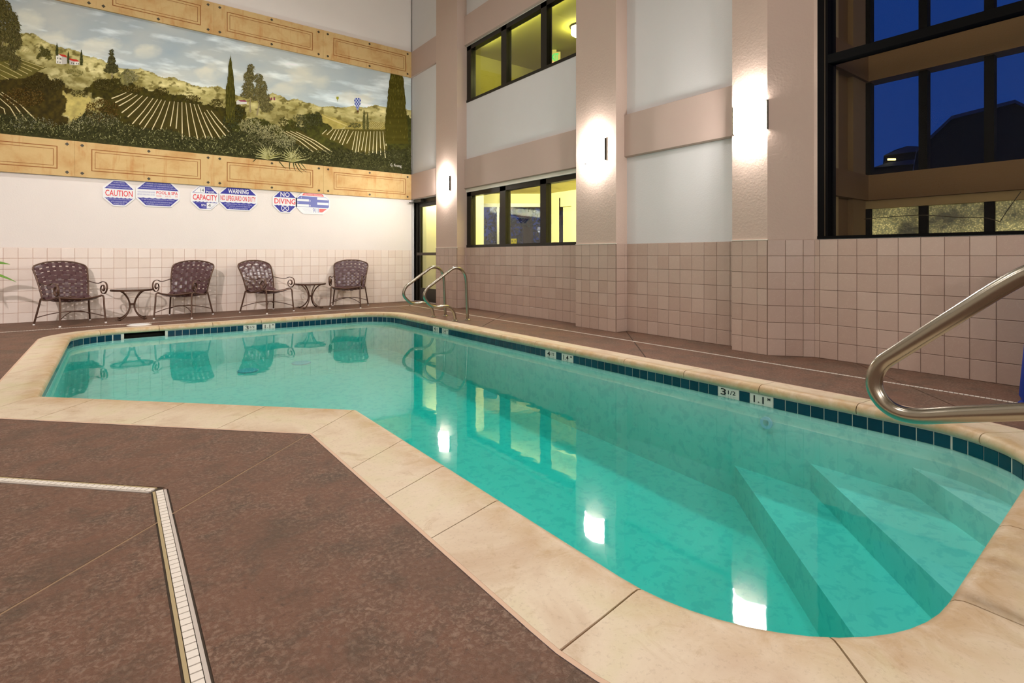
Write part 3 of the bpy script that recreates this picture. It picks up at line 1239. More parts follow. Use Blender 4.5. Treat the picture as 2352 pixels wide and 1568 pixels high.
def offset_loop(dist):
    """dist: number or list; positive = outward. Sharp corners are mitred."""
    out = []
    for i in range(NL):
        a, p, b = LP[i - 1], LP[i], LP[(i + 1) % NL]
        d1, d2 = (p - a), (b - p)
        n1 = Vector((-d1.y, d1.x)).normalized()
        n2 = Vector((-d2.y, d2.x)).normalized()
        if isinstance(dist, (int, float)):
            w1 = w2 = dist
        elif CORN[LOOP[i][1]][1] <= 0:
            w1, w2 = CORN[LOOP[i][1] - 1][2], CORN[LOOP[i][1]][2]
            w1, w2 = w1 + dist[0], w2 + dist[0]
        else:
            w1 = w2 = WID[i] + dist[0]
        # intersection of the two offset lines
        det = n1.x * n2.y - n1.y * n2.x
        if abs(det) < 1e-3:
            out.append(p + (n1 + n2).normalized() * ((w1 + w2) / 2))
        else:
            q = Vector(((w1 * n2.y - w2 * n1.y) / det, (n1.x * w2 - n2.x * w1) / det))
            out.append(p + q)
    return out


OUTER = offset_loop([0.0])
MORT = offset_loop([0.014])
TILEP = offset_loop(0.024)

# ------------------------------------------------------------------ floor: deck slabs around the pool


def pip(p, poly):
    x, y = p
    c = False
    n = len(poly)
    j = n - 1
    for i in range(n):
        xi, yi, xj, yj = poly[i][0], poly[i][1], poly[j][0], poly[j][1]
        if (yi > y) != (yj > y) and x < (xj - xi) * (y - yi) / (yj - yi) + xi:
            c = not c
        j = i
    return c


def strip(a, b, w):
    a, b = Vector(a[:2]), Vector(b[:2])
    d = (b - a).normalized()
    n = Vector((-d.y, d.x)) * (w / 2)
    return [a + n, b + n, b - n, a - n]


DRAINS = [
    (Vector((-2.6, 8.87)), Vector((4.50, 9.225)), 0.030),
    (Vector((4.502, 9.19)), Vector((4.60, 0.10)), 0.030),
    (Vector((-1.35, 4.035)), Vector((0.150, 2.535)), 0.046),
    (Vector((0.150, 2.535)), Vector((0.150, -1.2)), 0.046),
]
JOINTS = [
    (Vector((0.835, 2.885)), Vector((-3.0, -0.62)), 0.009),
    (onz(1436, 757.5), Vector((3.86, 3.12, 0)), 0.012),
    (onz(1168, 717), onz(1108, 749), 0.012),
    (onz(1961, 832), onz(2207, 938), 0.010),
    (onz(0, 772), onz(100, 757), 0.008),
    (onz(905, 703), onz(962, 719), 0.010),
]
strips = [strip(a, b, w + 0.012) for a, b, w in DRAINS] + [strip(a, b, w) for a, b, w in JOINTS]
room = [(X0, Y0), (5.5, Y0), (5.5, YL), (X0, YL)]
pts, edges = [], []


def add_loop(poly):
    b = len(pts)
    pts.extend(Vector((p[0], p[1])) for p in poly)
    n = len(poly)
    edges.extend((b + i, b + (i + 1) % n) for i in range(n))


add_loop(room)
add_loop(MORT)
for s in strips:
    add_loop(s)
# refinement lines so that slabs stay well shaped
res = delaunay_2d_cdt(pts, edges, [], 0, 1e-5)
rv, rf = res[0], res[2]
deck_tris, gap_tris = [], []
for f in rf:
    cpt = sum((rv[i] for i in f), Vector((0, 0))) / len(f)
    if not pip(cpt, room) or pip(cpt, MORT):
        continue
    if any(pip(cpt, s) for s in strips):
        gap_tris.append(tuple(f))
    else:
        deck_tris.append(tuple(f))
floor = MB()
floor.add([(p.x, p.y, -0.004) for p in rv], deck_tris + gap_tris)
fl = floor.build('floor', 'joint_dark')
tag(fl, 'stamped brown concrete pool deck', kind='structure')
a_, b_, w_ = JOINTS[0]
q_ = strip(a_, b_, w_ - 0.002)
MB().add([(p.x, p.y, -0.0006) for p in q_], [(0, 3, 2, 1)]).build('joint_sealant', 'sealant', fl)
# connected pieces of deck between joints
e2f = {}
for k, f in enumerate(deck_tris):
    for i in range(3):
        e = tuple(sorted((f[i], f[(i + 1) % 3])))
        e2f.setdefault(e, []).append(k)
seen = set()
for k0 in range(len(deck_tris)):
    if k0 in seen:
        continue
    grp, st = [], [k0]
    seen.add(k0)
    while st:
        k = st.pop()
        grp.append(k)
        f = deck_tris[k]
        for i in range(3):
            for q in e2f[tuple(sorted((f[i], f[(i + 1) % 3])))]:
                if q not in seen:
                    seen.add(q)
                    st.append(q)
    area = sum(abs((rv[deck_tris[k][1]] - rv[deck_tris[k][0]]).cross(rv[deck_tris[k][2]] - rv[deck_tris[k][0]])) / 2 for k in grp)
    if area < 0.002:
        continue
    idx, vs, fs = {}, [], []

    def vi(i, z):
        if (i, z) not in idx:
            idx[(i, z)] = len(vs)
            vs.append((rv[i].x, rv[i].y, z))
        return idx[(i, z)]
    for k in grp:
        f = deck_tris[k]
        fs.append(tuple(vi(i, 0.0) for i in f))
        for i in range(3):
            a, b = f[i], f[(i + 1) % 3]
            if len(e2f[tuple(sorted((a, b)))]) == 1:
                fs.append((vi(a, 0.0), vi(a, -0.0035), vi(b, -0.0035), vi(b, 0.0)))
    MB().add(vs, fs).build('deck_slab', 'deck_concrete', fl)

# ------------------------------------------------------------------ slotted drains


def drain(a, b, w, name, label, detail, trim0=0.0):
    d = (b - a)
    Ln = d.length
    t = empty(name, (a.x, a.y, 0), math.atan2(d.y, d.x))
    tag(t, label, 'drain')
    MB().box((0, -w / 2 - 0.004, -0.03), (Ln, w / 2 + 0.004, -0.0105)).build('channel', 'drain_dark', t)
    if detail:
        for s, mt in ((1, 'drain_side'), (-1, 'drain_cream')):
            y0 = s * w / 2
            MB().box((trim0, y0, -0.011), (Ln - trim0, y0 - s * 0.009, 0.0005)).build('side_rail', mt, t)
        sw = w / 2 - 0.011
        m = MB().box((0, -sw, -0.011), (0.0235, sw, 0.0015)).mesh('slat', 'white_plastic')
        n = int((Ln - trim0) / 0.0276)
        for k in range(n):
            mesh_obj('slat', m, t, (trim0 + k * 0.0276, 0, 0))
    else:
        m = MB()
        n = int(Ln / 0.0276)
        for k in range(n):
            m.box((k * 0.0276, -w / 2 + 0.006, -0.011), (k * 0.0276 + 0.0235, w / 2 - 0.006, 0.0015))
        o = m.build('slat', 'white_plastic', t)
        o['kind'] = 'stuff'
    return t


drain(DRAINS[0][0], DRAINS[0][1], 0.030, 'slot_drain', 'white slotted deck drain running past the chairs by the mural wall', False)
drain(DRAINS[1][0], DRAINS[1][1], 0.030, 'slot_drain', 'white slotted deck drain along the brown tiled right wall', False)
drain(DRAINS[3][0], DRAINS[3][1] + Vector((0, 1.9)), 0.046, 'slot_drain', 'wide white slotted drain beside the control joint in the brown deck', True)
drain(DRAINS[2][1], DRAINS[2][0], 0.046, 'slot_drain', 'white slotted drain parallel to the slanted pool edge', True, 0.03)

# ------------------------------------------------------------------ pool
pool = empty('swimming_pool', (1.6, 4.4, 0))
tag(pool, 'indoor swimming pool with cream stone coping and corner steps', 'pool')
PO = Vector((1.6, 4.4, 0))
LPt = lambda p, z: (p[0] - PO.x, p[1] - PO.y, z)
ZW = -0.115
ZT0, ZT1 = -0.062, -0.138


def floor_z(y):
    return -0.863 + max(0.0, (y - 2.2)) * (0.263 / 5.7)


# shell: walls + floor
sk0, sk1 = 0.12, 0.56      # skimmer mouth between these X on the far wall
TP = list(TILEP)
path = []
for i in range(NL):
    a, b = TP[i], TP[(i + 1) % NL]
    path.append(a)
    if abs(a.y - b.y) < 0.2 and a.y > 8 and a.x < sk0 < b.x:
        f0, f1 = (sk0 - a.x) / (b.x - a.x), (sk1 - a.x) / (b.x - a.x)
        path.append(a.lerp(b, f0))
        path.append(a.lerp(b, f1))
sh = MB()
n = len(path)
for i in range(n):
    a, b = path[i], path[(i + 1) % n]
    zt = -0.04
    if abs(a.x - sk0) < 1e-6 and a.y > 8:
        zt = -0.125
        # recess of the skimmer
        q = [LPt(a, -0.2), LPt(b, -0.2), LPt((b.x, b.y + 0.3), -0.2), LPt((a.x, a.y + 0.3), -0.2), LPt(a, -0.05), LPt(b, -0.05), LPt((b.x, b.y + 0.3), -0.05), LPt((a.x, a.y + 0.3), -0.05)]
        MB().add(q, [(0, 1, 2, 3), (7, 6, 5, 4), (2, 6, 7, 3), (0, 3, 7, 4), (1, 5, 6, 2)]).build('skimmer_throat', 'skimmer_dark', pool)
    sh.add([LPt(a, zt), LPt(b, zt), LPt(b, -0.95), LPt(a, -0.95)], [(0, 1, 2, 3)])
sh.build('pool_wall', 'pool_plaster', pool)
fp, fe = [], []
for i, p in enumerate(TP):
    fp.append(Vector((p.x, p.y)))
fe = [(i, (i + 1) % NL) for i in range(NL)]
fp += [Vector((-0.5, 2.2)), Vector((4.0, 2.2))]
fe.append((NL, NL + 1))
r2 = delaunay_2d_cdt(fp, fe, [], 0, 1e-5)
fl_t = [tuple(f) for f in r2[2] if pip(sum((r2[0][i] for i in f), Vector((0, 0))) / len(f), TP)]
MB().add([LPt(p, floor_z(p.y)) for p in r2[0]], fl_t).build('pool_floor', 'pool_plaster', pool)


def clip_half(poly, k):
    """keep X - Y >= k"""
    out = []
    n = len(poly)
    for i in range(n):
        a, b = poly[i], poly[(i + 1) % n]
        fa, fb = a[0] - a[1] - k, b[0] - b[1] - k
        if fa >= 0:
            out.append(Vector((a[0], a[1])))
        if (fa >= 0) != (fb >= 0):
            t = fa / (fa - fb)
            out.append(Vector((a[0] + (b[0] - a[0]) * t, a[1] + (b[1] - a[1]) * t)))
    return out


for k, z, zb_ in ((1.526, -0.63, -0.9), (2.07, -0.451, -0.64), (2.64, -0.30, -0.46)):
    pl = clip_half(TP, k)
    m = MB().prism([(p.x - PO.x, p.y - PO.y) for p in pl], zb_, z)
    o = m.build('pool_step', 'pool_plaster', pool)

# waterline tiles
tile_cols = []
acc = 0.0
segs = []
for i in range(NL):
    a, b = TP[i], TP[(i + 1) % NL]
    segs.append((acc, a, b, (b - a).length))
    acc += (b - a).length
TOTAL = acc


def at_path(s):
    s %= TOTAL
    for s0, a, b, l in segs:
        if s0 <= s <= s0 + l + 1e-9:
            d = (b - a).normalized()
            return a + d * (s - s0), d
    return TP[0], Vector((1, 0))


def param_of(pt):
    best, bs = 1e9, 0
    for s0, a, b, l in segs:
        d = (b - a) / max(l, 1e-9)
        t = min(max((Vector(pt[:2]) - a).dot(d), 0), l)
        e = (a + d * t - Vector(pt[:2])).length
        if e < best:
            best, bs = e, s0 + t
    return bs


def marker_tile(s0, w, label_txt, parent):
    p, d = at_path(s0 + w / 2)
    rz = math.atan2(d.y, d.x)
    # clockwise path: pool is on the right hand side of travel
    o = mesh_obj('depth_marker', tile_mesh(w - 0.004, 0.076, 'depth_tile', 0.005, 0.001), parent,
                 (p.x - d.x * (w / 2 - 0.002) - PO.x, p.y - d.y * (w / 2 - 0.002) - PO.y, ZT1), rz)
    for body, cx, cz, tw, th in label_txt:
        mesh_obj('numeral', text_mesh(body, 'black_print', tw, th, bold=0.01), o, (cx * w, -0.0065, cz))
    return o


# stretches taken by the depth markers: (param start, list of (width, text or None))
def mk(body):
    return body


TPITCH = 0.083
markers = []


def plan_marker(p_start, seq):
    markers.append([param_of(p_start), seq])


half35 = [('3', 0.26, 0.042, 0.045, 0.05), ('1/2', 0.66, 0.044, 0.06, 0.03)]
m11 = [('1.1', 0.38, 0.04, 0.075, 0.05), ('M', 0.82, 0.055, 0.02, 0.02)]
m14 = [('1.4', 0.38, 0.04, 0.075, 0.05), ('M', 0.82, 0.055, 0.02, 0.02)]
four = [('4', 0.32, 0.042, 0.045, 0.05), ('1/2', 0.68, 0.044, 0.05, 0.03)]
plan_marker(onz(1660, 885, -0.06), [(0.17, half35), (TPITCH, None), (0.17, m11)])
plan_marker(onz(1254, 801.4, -0.06), [(0.17, four), (TPITCH, None), (0.17, m14)])
plan_marker(onz(992, 749, -0.06), [(0.17, four), (TPITCH, None), (0.17, m14)])
plan_marker(onz(562, 747, -0.06), [(0.17, half35), (TPITCH, None), (0.17, m11)])
markers.sort(key=lambda q: q[0])
s_start = param_of((-0.40, 4.80))
s_end = param_of((1.9, 0.41))
bt = tile_mesh(TPITCH - 0.005, 0.074, 'waterline_blue', 0.005, 0.001, 'waterline_tile')
s = s_start
while s < s_end:
    hit = None
    for mkr in markers:
        if mkr[0] <= s + TPITCH * 0.5 and s < mkr[0] + 0.3:
            hit = mkr
    if hit:
        markers.remove(hit)
        for w, txt in hit[1]:
            if txt:
                marker_tile(s, w, txt, pool)
            else:
                p, d = at_path(s + 0.0025)
                mesh_obj('waterline_tile', bt, pool, (p.x - PO.x, p.y - PO.y, ZT1), math.atan2(d.y, d.x))
            s += w
        continue
    p, d = at_path(s + TPITCH / 2)
    if not (p.y > 8.2 and sk0 + 0.005 < p.x < sk1 - 0.005):
        q = p - d * (TPITCH / 2 - 0.0025)
        mesh_obj('waterline_tile', bt, pool, (q.x - PO.x, q.y - PO.y, ZT1), math.atan2(d.y, d.x))
    s += TPITCH
# pale grout behind the tiles
gb = MB()
gp = offset_loop(0.0225)
for i in range(NL):
    a, b = gp[i], gp[(i + 1) % NL]
    if a.y > 8.2 and b.y > 8.2 and a.x < sk0 < b.x:
        f0, f1 = (sk0 - a.x) / (b.x - a.x), (sk1 - a.x) / (b.x - a.x)
        for q0, q1 in ((a, a.lerp(b, f0)), (a.lerp(b, f1), b)):
            gb.add([LPt(q0, -0.045), LPt(q1, -0.045), LPt(q1, -0.14), LPt(q0, -0.14)], [(0, 1, 2, 3)])
        continue
    gb.add([LPt(a, -0.045), LPt(b, -0.045), LPt(b, -0.14), LPt(a, -0.14)], [(0, 1, 2, 3)])
gb.build('tile_bed', 'pool_grout', pool)

# coping stones: profile swept along the loop between joints
lacc = [0.0]
for i in range(NL):
    lacc.append(lacc[-1] + (LP[(i + 1) % NL] - LP[i]).length)
LTOT = lacc[-1]


def loop_at(s):
    s %= LTOT
    for i in range(NL):
        if lacc[i] <= s <= lacc[i + 1] + 1e-9:
            l = lacc[i + 1] - lacc[i]
            t = (s - lacc[i]) / l if l > 0 else 0
            return LP[i].lerp(LP[(i + 1) % NL], t), OUTER[i].lerp(OUTER[(i + 1) % NL], t)
    return LP[0], OUTER[0]


def loop_param(pt):
    best, bs = 1e9, 0
    for i in range(NL):
        a, b = LP[i], LP[(i + 1) % NL]
        l = (b - a).length
        d = (b - a) / l
        t = min(max((Vector(pt[:2]) - a).dot(d), 0), l)
        e = (a + d * t - Vector(pt[:2])).length
        if e < best:
            best, bs = e, lacc[i] + t
    return bs


fixed = [0.0] + [loop_param(onz(u, v)) for u, v in ((620, 931), (428, 926), (226, 915.5))] + [lacc[1]]
fixed += [loop_param(onz(u, v)) for u, v in ((2352, 1090), (2293, 1203), (2196, 1378), (1920, 1482), (1479, 1347), (1151.6, 1147), (1019.5, 1070), (925.8, 1010.8))]
fixed = sorted(fixed)
cuts = []
fixed.append(LTOT)
for a, b in zip(fixed, fixed[1:]):
    cuts.append(a)
    k = max(1, round((b - a) / 0.62)) if (b - a) > 1.0 else 1
    cuts += [a + (b - a) * j / k for j in range(1, k)]
cuts.append(LTOT)
PROF = [(0.030, -0.058), (0.006, -0.052), (-0.002, -0.040), (-0.003, -0.026), (0.003, -0.010), (0.014, 0.0), (0.032, 0.006), (0.055, 0.007)]
for a, b in zip(cuts, cuts[1:]):
    if b - a < 0.03:
        continue
    g = 0.0025
    ss = [a + g] + [x for x in lacc if a + g + 1e-4 < x < b - g - 1e-4] + [b - g]
    vs, fs = [], []
    K = len(PROF) + 4
    for s in ss:
        pi, po_ = loop_at(s)
        w = (po_ - pi).length
        dr_ = (po_ - pi) / w
        pr = [(dd_, zz) for dd_, zz in PROF] + [(w * 0.3, 0.0055), (w * 0.5, 0.004), (w, 0.002), (w, -0.06)]
        for dd_, zz in pr:
            q = pi + dr_ * dd_
            vs.append((q.x - PO.x, q.y - PO.y, zz))
    for i in range(len(ss) - 1):
        for k in range(K):
            k2 = (k + 1) % K
            fs.append((i * K + k, (i + 1) * K + k, (i + 1) * K + k2, i * K + k2))
    fs.append(tuple(range(K)))
    fs.append(tuple(range(len(ss) * K - 1, (len(ss) - 1) * K - 1, -1)))
    o = MB().add(vs, fs).build('coping_stone', 'coping_stone', pool, True)
    at = o.data.color_attributes.new('paint', 'FLOAT_COLOR', 'POINT')
    stain = [0.3, 0.5, 0.7, 0.9, 1.0, 1.0, 0.95, 0.85, 0.55, 0.12, 0.0, 0.0]
    at.data.foreach_set('color', np.array([[k_, k_, k_, 1.0] for _ in ss for k_ in stain], np.float32).ravel())
mo = MB()
for i in range(NL):
    j = (i + 1) % NL
    mo.add([LPt(OUTER[i], 0.0015), LPt(OUTER[j], 0.0015), LPt(MORT[j], 0.0015), LPt(MORT[i], 0.0015)], [(0, 1, 2, 3)])
    mo.add([LPt(LP[i] * 0.93 + OUTER[i] * 0.07, -0.008), LPt(LP[j] * 0.93 + OUTER[j] * 0.07, -0.008), LPt(OUTER[j], -0.008), LPt(OUTER[i], -0.008)], [(0, 1, 2, 3)])
mo.build('mortar_joint', 'mortar', pool)

# drains on the pool floor, return inlet
for u, v in ((569, 849.5), (692, 832)):
    for zf in np.linspace(-0.5, -0.8, 200):
        p = onz(u, v, zf)
        if zf < floor_z(p.y) + 0.012:
            break
    d_ = empty('x', (0, 0, 0))
    bpy.data.objects.remove(d_)
    MB().lathe([(0.13, 0), (0.13, 0.012), (0.10, 0.02)], 24).build('main_drain_cover', 'drain_cover', pool, loc=(p.x - PO.x, p.y - PO.y, floor_z(p.y)))
pi_ = onx(1762, 970, 3.70)
inl = empty('tmp')
bpy.data.objects.remove(inl)
m = MB()
for r0, r1, x in ((0.042, 0.022, -0.006),):
    K = 20
    vs = []
    for k in range(K):
        a = 2 * math.pi * k / K
        vs += [(x, r0 * math.cos(a), r0 * math.sin(a)), (x, r1 * math.cos(a), r1 * math.sin(a)), (0.01, r0 * math.cos(a), r0 * math.sin(a))]
    fs = []
    for k in range(K):
        a, b = 3 * k, 3 * ((k + 1) % K)
        fs += [(a, b, b + 1, a + 1), (a, a + 2, b + 2, b)]
    m.add(vs, fs)
m.build('return_inlet', 'drain_cover', pool, loc=(pi_.x - PO.x - 0.012, pi_.y - PO.y, pi_.z))

# water
WP = offset_loop(0.03)
wm = MB().prism([(p.x, p.y) for p in WP], -0.95, ZW)
wo_ = wm.build('pool_water', 'pool_water')
tag(wo_, 'clear turquoise water filling the pool', 'water', kind='stuff')

# skimmer lid on the deck
p = onz(320, 747)
sl = empty('skimmer_lid', (p.x, p.y + 0.03, 0.0))
tag(sl, 'round white skimmer lid set in the deck by the far coping', 'lid')
MB().lathe([(0.14, 0.0), (0.14, 0.006), (0.13, 0.009)], 28).build('rim', 'white_plastic', sl)
MB().lathe([(0.118, 0.006), (0.118, 0.012), (0.10, 0.014)], 28).build('cover', 'sign_white', sl)

# ------------------------------------------------------------------ handrails


def handrail(name, label, pts, r, group=None, flanges=()):
    """pts in world coordinates, from the front base to the rear base"""
    b = pts[0]
    e = empty(name, (b[0], b[1], 0))
    tag(e, label, 'handrail', group)
    path = smooth_path([(p[0] - b[0], p[1] - b[1], p[2]) for p in pts], 6)
    MB().tube(path, r, 14).build('tube', 'stainless', e, True)
    for p in (pts[0], pts[-1]):
        MB().lathe([(r * 2.1, 0.0), (r * 2.1, 0.006), (r * 1.6, 0.016), (r * 1.12, 0.022)], 18).build('flange', 'stainless', e, True, loc=(p[0] - b[0], p[1] - b[1], 0.001))
    return e


FR = [(3.927, 0.0), (3.924, 0.06), (3.905, 0.125), (3.865, 0.178), (3.81, 0.212), (3.74, 0.224), (3.66, 0.219), (3.60, 0.222), (3.545, 0.243), (3.49, 0.288), (3.45, 0.335), (3.437, 0.385), (3.45, 0.437), (3.495, 0.495), (3.57, 0.545), (3.70, 0.632), (3.80, 0.698), (3.856, 0.735), (3.90, 0.755), (3.944, 0.760), (3.995, 0.752), (4.04, 0.727), (4.08, 0.682), (4.102, 0.63), (4.113, 0.55), (4.12, 0.40), (4.13, 0.2), (4.138, 0.0)]
handrail('handrail', 'stainless pool handrail in front of the lower hall window bay', [(x, 6.6, z) for x, z in FR], 0.0215, 'pair of far handrails')
handrail('handrail', 'stainless pool handrail in front of the glass door', [(x - 0.01, 7.23, z) for x, z in FR], 0.0215, 'pair of far handrails')
NRX = 1.84
NR = [(0.10, 0.008), (0.105, 0.25), (0.11, 0.43), (0.135, 0.51), (0.19, 0.55), (0.26, 0.549), (0.36, 0.522), (0.44, 0.499), (0.522, 0.475), (0.575, 0.475), (0.612, 0.497), (0.632, 0.535), (0.630, 0.575), (0.612, 0.612), (0.575, 0.647), (0.52, 0.696), (0.434, 0.772), (0.345, 0.850), (0.285, 0.893), (0.22, 0.915), (0.15, 0.905), (0.09, 0.86), (0.055, 0.79), (0.04, 0.68), (0.03, 0.4), (0.025, 0.0)]
handrail('handrail', 'large stainless handrail standing over the corner pool steps', [(NRX, y, z) for y, z in NR], 0.0225)

# blue cover at the edge of the frame
bc = empty('blue_cover', (4.78, 0.5, 0))
tag(bc, 'tall blue plastic cover standing on the deck by the tiled wall', 'cover')
m = MB()
rings = []
for z, gx, gy in ((0.012, 0.20, 0.27), (0.05, 0.215, 0.285), (0.4, 0.195, 0.262), (0.8, 0.172, 0.24), (0.9, 0.15, 0.22)):
    rr = 0.06
    ring = []
    for cx_, cy_, a0 in ((gx - rr, gy - rr, 0), (-gx + rr, gy - rr, 90), (-gx + rr, -gy + rr, 180), (gx - rr, -gy + rr, 270)):
        for k in range(5):
            a = math.radians(a0 + k * 22.5)
            ring.append((cx_ + rr * math.cos(a), cy_ + rr * math.sin(a), z))
    rings.append(ring)
nn = len(rings[0])
fs = []
for i in range(len(rings) - 1):
    for k in range(nn):
        fs.append((i * nn + k, i * nn + (k + 1) % nn, (i + 1) * nn + (k + 1) % nn, (i + 1) * nn + k))
fs += [tuple(range(nn - 1, -1, -1)), tuple(range((len(rings) - 1) * nn, len(rings) * nn))]
m.add([q for rg_ in rings for q in rg_], fs)
m.build('shell', 'blue_cover', bc, True)
MB().box((-0.21, -0.28, 0.0), (0.21, 0.28, 0.012)).build('base', 'blue_cover', bc)

# ------------------------------------------------------------------ sconces


def sconce(name, X, yc, zc, label, glow='sconce_glow', flip=False, group=None, rz=None):
    e = empty(name, (X, yc, zc), rz if rz is not None else (math.pi if flip else 0.0))
    tag(e, label, 'wall lamp', group)
    W, Hh, D = 0.335, 0.265, 0.10
    MB().box((-0.012, -0.13, -0.10), (0.0, 0.13, 0.10)).build('back_plate', 'white_plastic', e)
    K = 12
    vs, fs = [], []
    for k in range(K + 1):
        a = math.pi * (k / K)
        y = -W / 2 * math.cos(a) * 0.96
        x = -D * math.sin(a) ** 0.8 - 0.004
        for z in (-Hh / 2, Hh / 2):
            vs.append((x, y, z))
    for k in range(K):
        fs.append((2 * k, 2 * k + 1, 2 * k + 3, 2 * k + 2))
    MB().add(vs, fs).build('diffuser', glow, e, True)
    for s in (-1, 1):
        MB().box((-0.024, s * W / 2 - 0.008, -Hh / 2 - 0.004), (0.0, s * W / 2 + 0.008, Hh / 2 + 0.004)).build('side_bar', 'bronze', e)
    return e


sconce('wall_sconce', XP, 8.615, 2.255, 'glowing half round wall sconce on the pilaster beside the glass door')
sconce('wall_sconce', XP, 4.790, 2.262, 'glowing half round wall sconce on the pilaster between the window and the blank bay')
sconce('wall_sconce', XP, 2.735, 2.258, 'glowing half round wall sconce on the pilaster beside the tall dark window')
for x, lab in ((-3.4, 'by the corner of the opposite wall'), (-0.9, 'left of the slotted drain'), (1.7, 'facing the pool steps')):  # unseen sconces added to light the hall from behind the camera
    sconce('wall_sconce', x, Y0, 2.26, 'glowing half round wall sconce on the back wall ' + lab, 'far_sconce_glow', group='sconces on the back wall', rz=-math.pi / 2)
for k, (x, y, tx) in enumerate(((-3.2, 1.2, 0.5), (-3.2, 0.4, 0.8))):  # housings for the added fill spotlights
    c = empty('spot_lamp', (x, y - 0.0, 4.6))
    tag(c, ['black spot lamp aimed at the chairs by the mural', 'black spot lamp aimed at the mural'][k], 'lamp')
    MB().tube([(0, -0.05, 0.12), (0, -0.05, ZC - 4.6)], 0.012, 6).build('stem', 'black_frame', c)
    MB().tube([(-0.04 * tx, -0.30, 0.14), (-0.02 * tx, -0.12, 0.06)], [0.10, 0.11], 14).build('lamp_head', 'black_frame', c, True)
for lx, ly, lab in ((-2.2, 6.6, 'over the deck beside the mural wall'), (-2.2, 1.5, 'over the deck by the back wall'), (1.6, 6.6, 'over the deep far half of the pool'), (1.6, 1.5, 'over the slanted pool edge')):  # housings for the added, unseen ceiling lights
    c = empty('ceiling_lamp', (lx, ly, ZC))
    tag(c, 'square flush lamp in the pool hall ceiling ' + lab, 'lamp', 'ceiling lamps over the pool')
    MB().box((-0.36, -0.36, -0.05), (0.36, 0.36, 0)).build('housing', 'white_plastic', c)
    MB().box((-0.3, -0.3, -0.06), (0.3, 0.3, -0.05)).build('lens', 'ceiling_lens', c)

# ------------------------------------------------------------------ painted stone border of the mural
ZB0, ZB1, ZB2, ZB3 = 2.088, 2.605, 4.605, 5.125
YB = YL - 0.045


def border(name, z0, z1, xs, label):
    t = MB().box((X0, YB + 0.004, z0 + 0.002), (4.93, YL, z1 - 0.002)).build(name, 'border_stone')
    tag(t, label, kind='structure')
    for a, b in zip(xs, xs[1:]):
        b_ = b
        pn_ = MB().box((a + 0.002, YB, z0), (b_ - 0.002, YB + 0.02, z1)).build('border_panel', 'border_stone', t)
        h = z1 - z0
        m1, m2 = MB(), MB()
        x0, x1 = a + 0.19, b_ - 0.19
        if b_ > 4.9:
            x1 = b_ - 0.13
        if x1 - x0 > 0.3:
            for (mm, ins, w) in ((m1, 0.0, 0.012), (m2, 0.042, 0.007)):
                xa, xb = x0 + ins, x1 - ins
                za, zb_ = z0 + 0.095 + ins, z1 - 0.095 - ins
                y0 = YB - 0.0012
                mm.box((xa, y0, za), (xb, YB, za + w))
                mm.box((xa, y0, zb_ - w), (xb, YB, zb_))
                mm.box((xa, y0, za + w), (xa + w, YB, zb_ - w))
                mm.box((xb - w, y0, za + w), (xb, YB, zb_ - w))
            m1.build('painted_frame', 'line_brown', pn_)
            m2.build('painted_frame', 'line_brown', pn_)
        st = [(a + 0.085, z0 + 0.055), (a + 0.085, z1 - 0.055), (b_ - 0.085, z0 + 0.055), (b_ - 0.085, z1 - 0.055), ((a + b_) / 2, z0 + 0.045), ((a + b_) / 2, z1 - 0.045)]
        for sx, sz in st:
            r = 0.024
            MB().sheet([(sx - r, sz), (sx, sz - r), (sx + r, sz), (sx, sz + r)], YB - 0.004, YB).build('stud', 'stud', pn_)
    return t


border('trim_9', ZB0, ZB1, [-4.6, -2.23, -0.438, 1.349, 3.142, 4.93], 'lower band of painted sandstone panels under the mural')
border('trim_10', ZB2, ZB3, [-4.6, -2.0, -0.19, 1.349, 3.136, 4.93], 'upper band of painted sandstone panels over the mural')

# ------------------------------------------------------------------ mural
rng = np.random.default_rng(7)
_perm = rng.random((256, 256))


def vnoise(x, y):
    xi, yi = np.floor(x).astype(int), np.floor(y).astype(int)
    fx, fy = x - xi, y - yi
    fx, fy = fx * fx * (3 - 2 * fx), fy * fy * (3 - 2 * fy)
    g = lambda a, b: _perm[a % 256, b % 256]
    return (g(xi, yi) * (1 - fx) + g(xi + 1, yi) * fx) * (1 - fy) + (g(xi, yi + 1) * (1 - fx) + g(xi + 1, yi + 1) * fx) * fy


def fbm(x, y, o=5):
    s, a, t = 0, 0.5, 0
    for k in range(o):
        s = s + a * vnoise(x * 2 ** k + 17 * k, y * 2 ** k + 31 * k)
        t += a
        a *= 0.55
    return s / t


def pipn(px, py, poly):
    c = np.zeros(px.shape, bool)
    n = len(poly)
    j = n - 1
    for i in range(n):
        xi, yi = poly[i]
        xj, yj = poly[j]
        cond = ((yi > py) != (yj > py)) & (px < (xj - xi) * (py - yi) / (yj - yi + 1e-12) + xi)
        c ^= cond
        j = i
    return c


def srgb(c):
    c = np.asarray(c, float) / 255.0
    return np.where(c <= 0.04045, c / 12.92, ((c + 0.055) / 1.055) ** 2.4)


GX = np.arange(-1.75, 4.951, 0.0095)
GZ = np.linspace(ZB1 - 0.005, ZB2 + 0.005, 216)
XX, ZZ = np.meshgrid(GX, GZ)
zd = XX * SN + YL * CS
U = CX + F_PX * (XX * CS - YL * SN) / zd
V = CY - F_PX * (ZZ - CAM_H) / zd
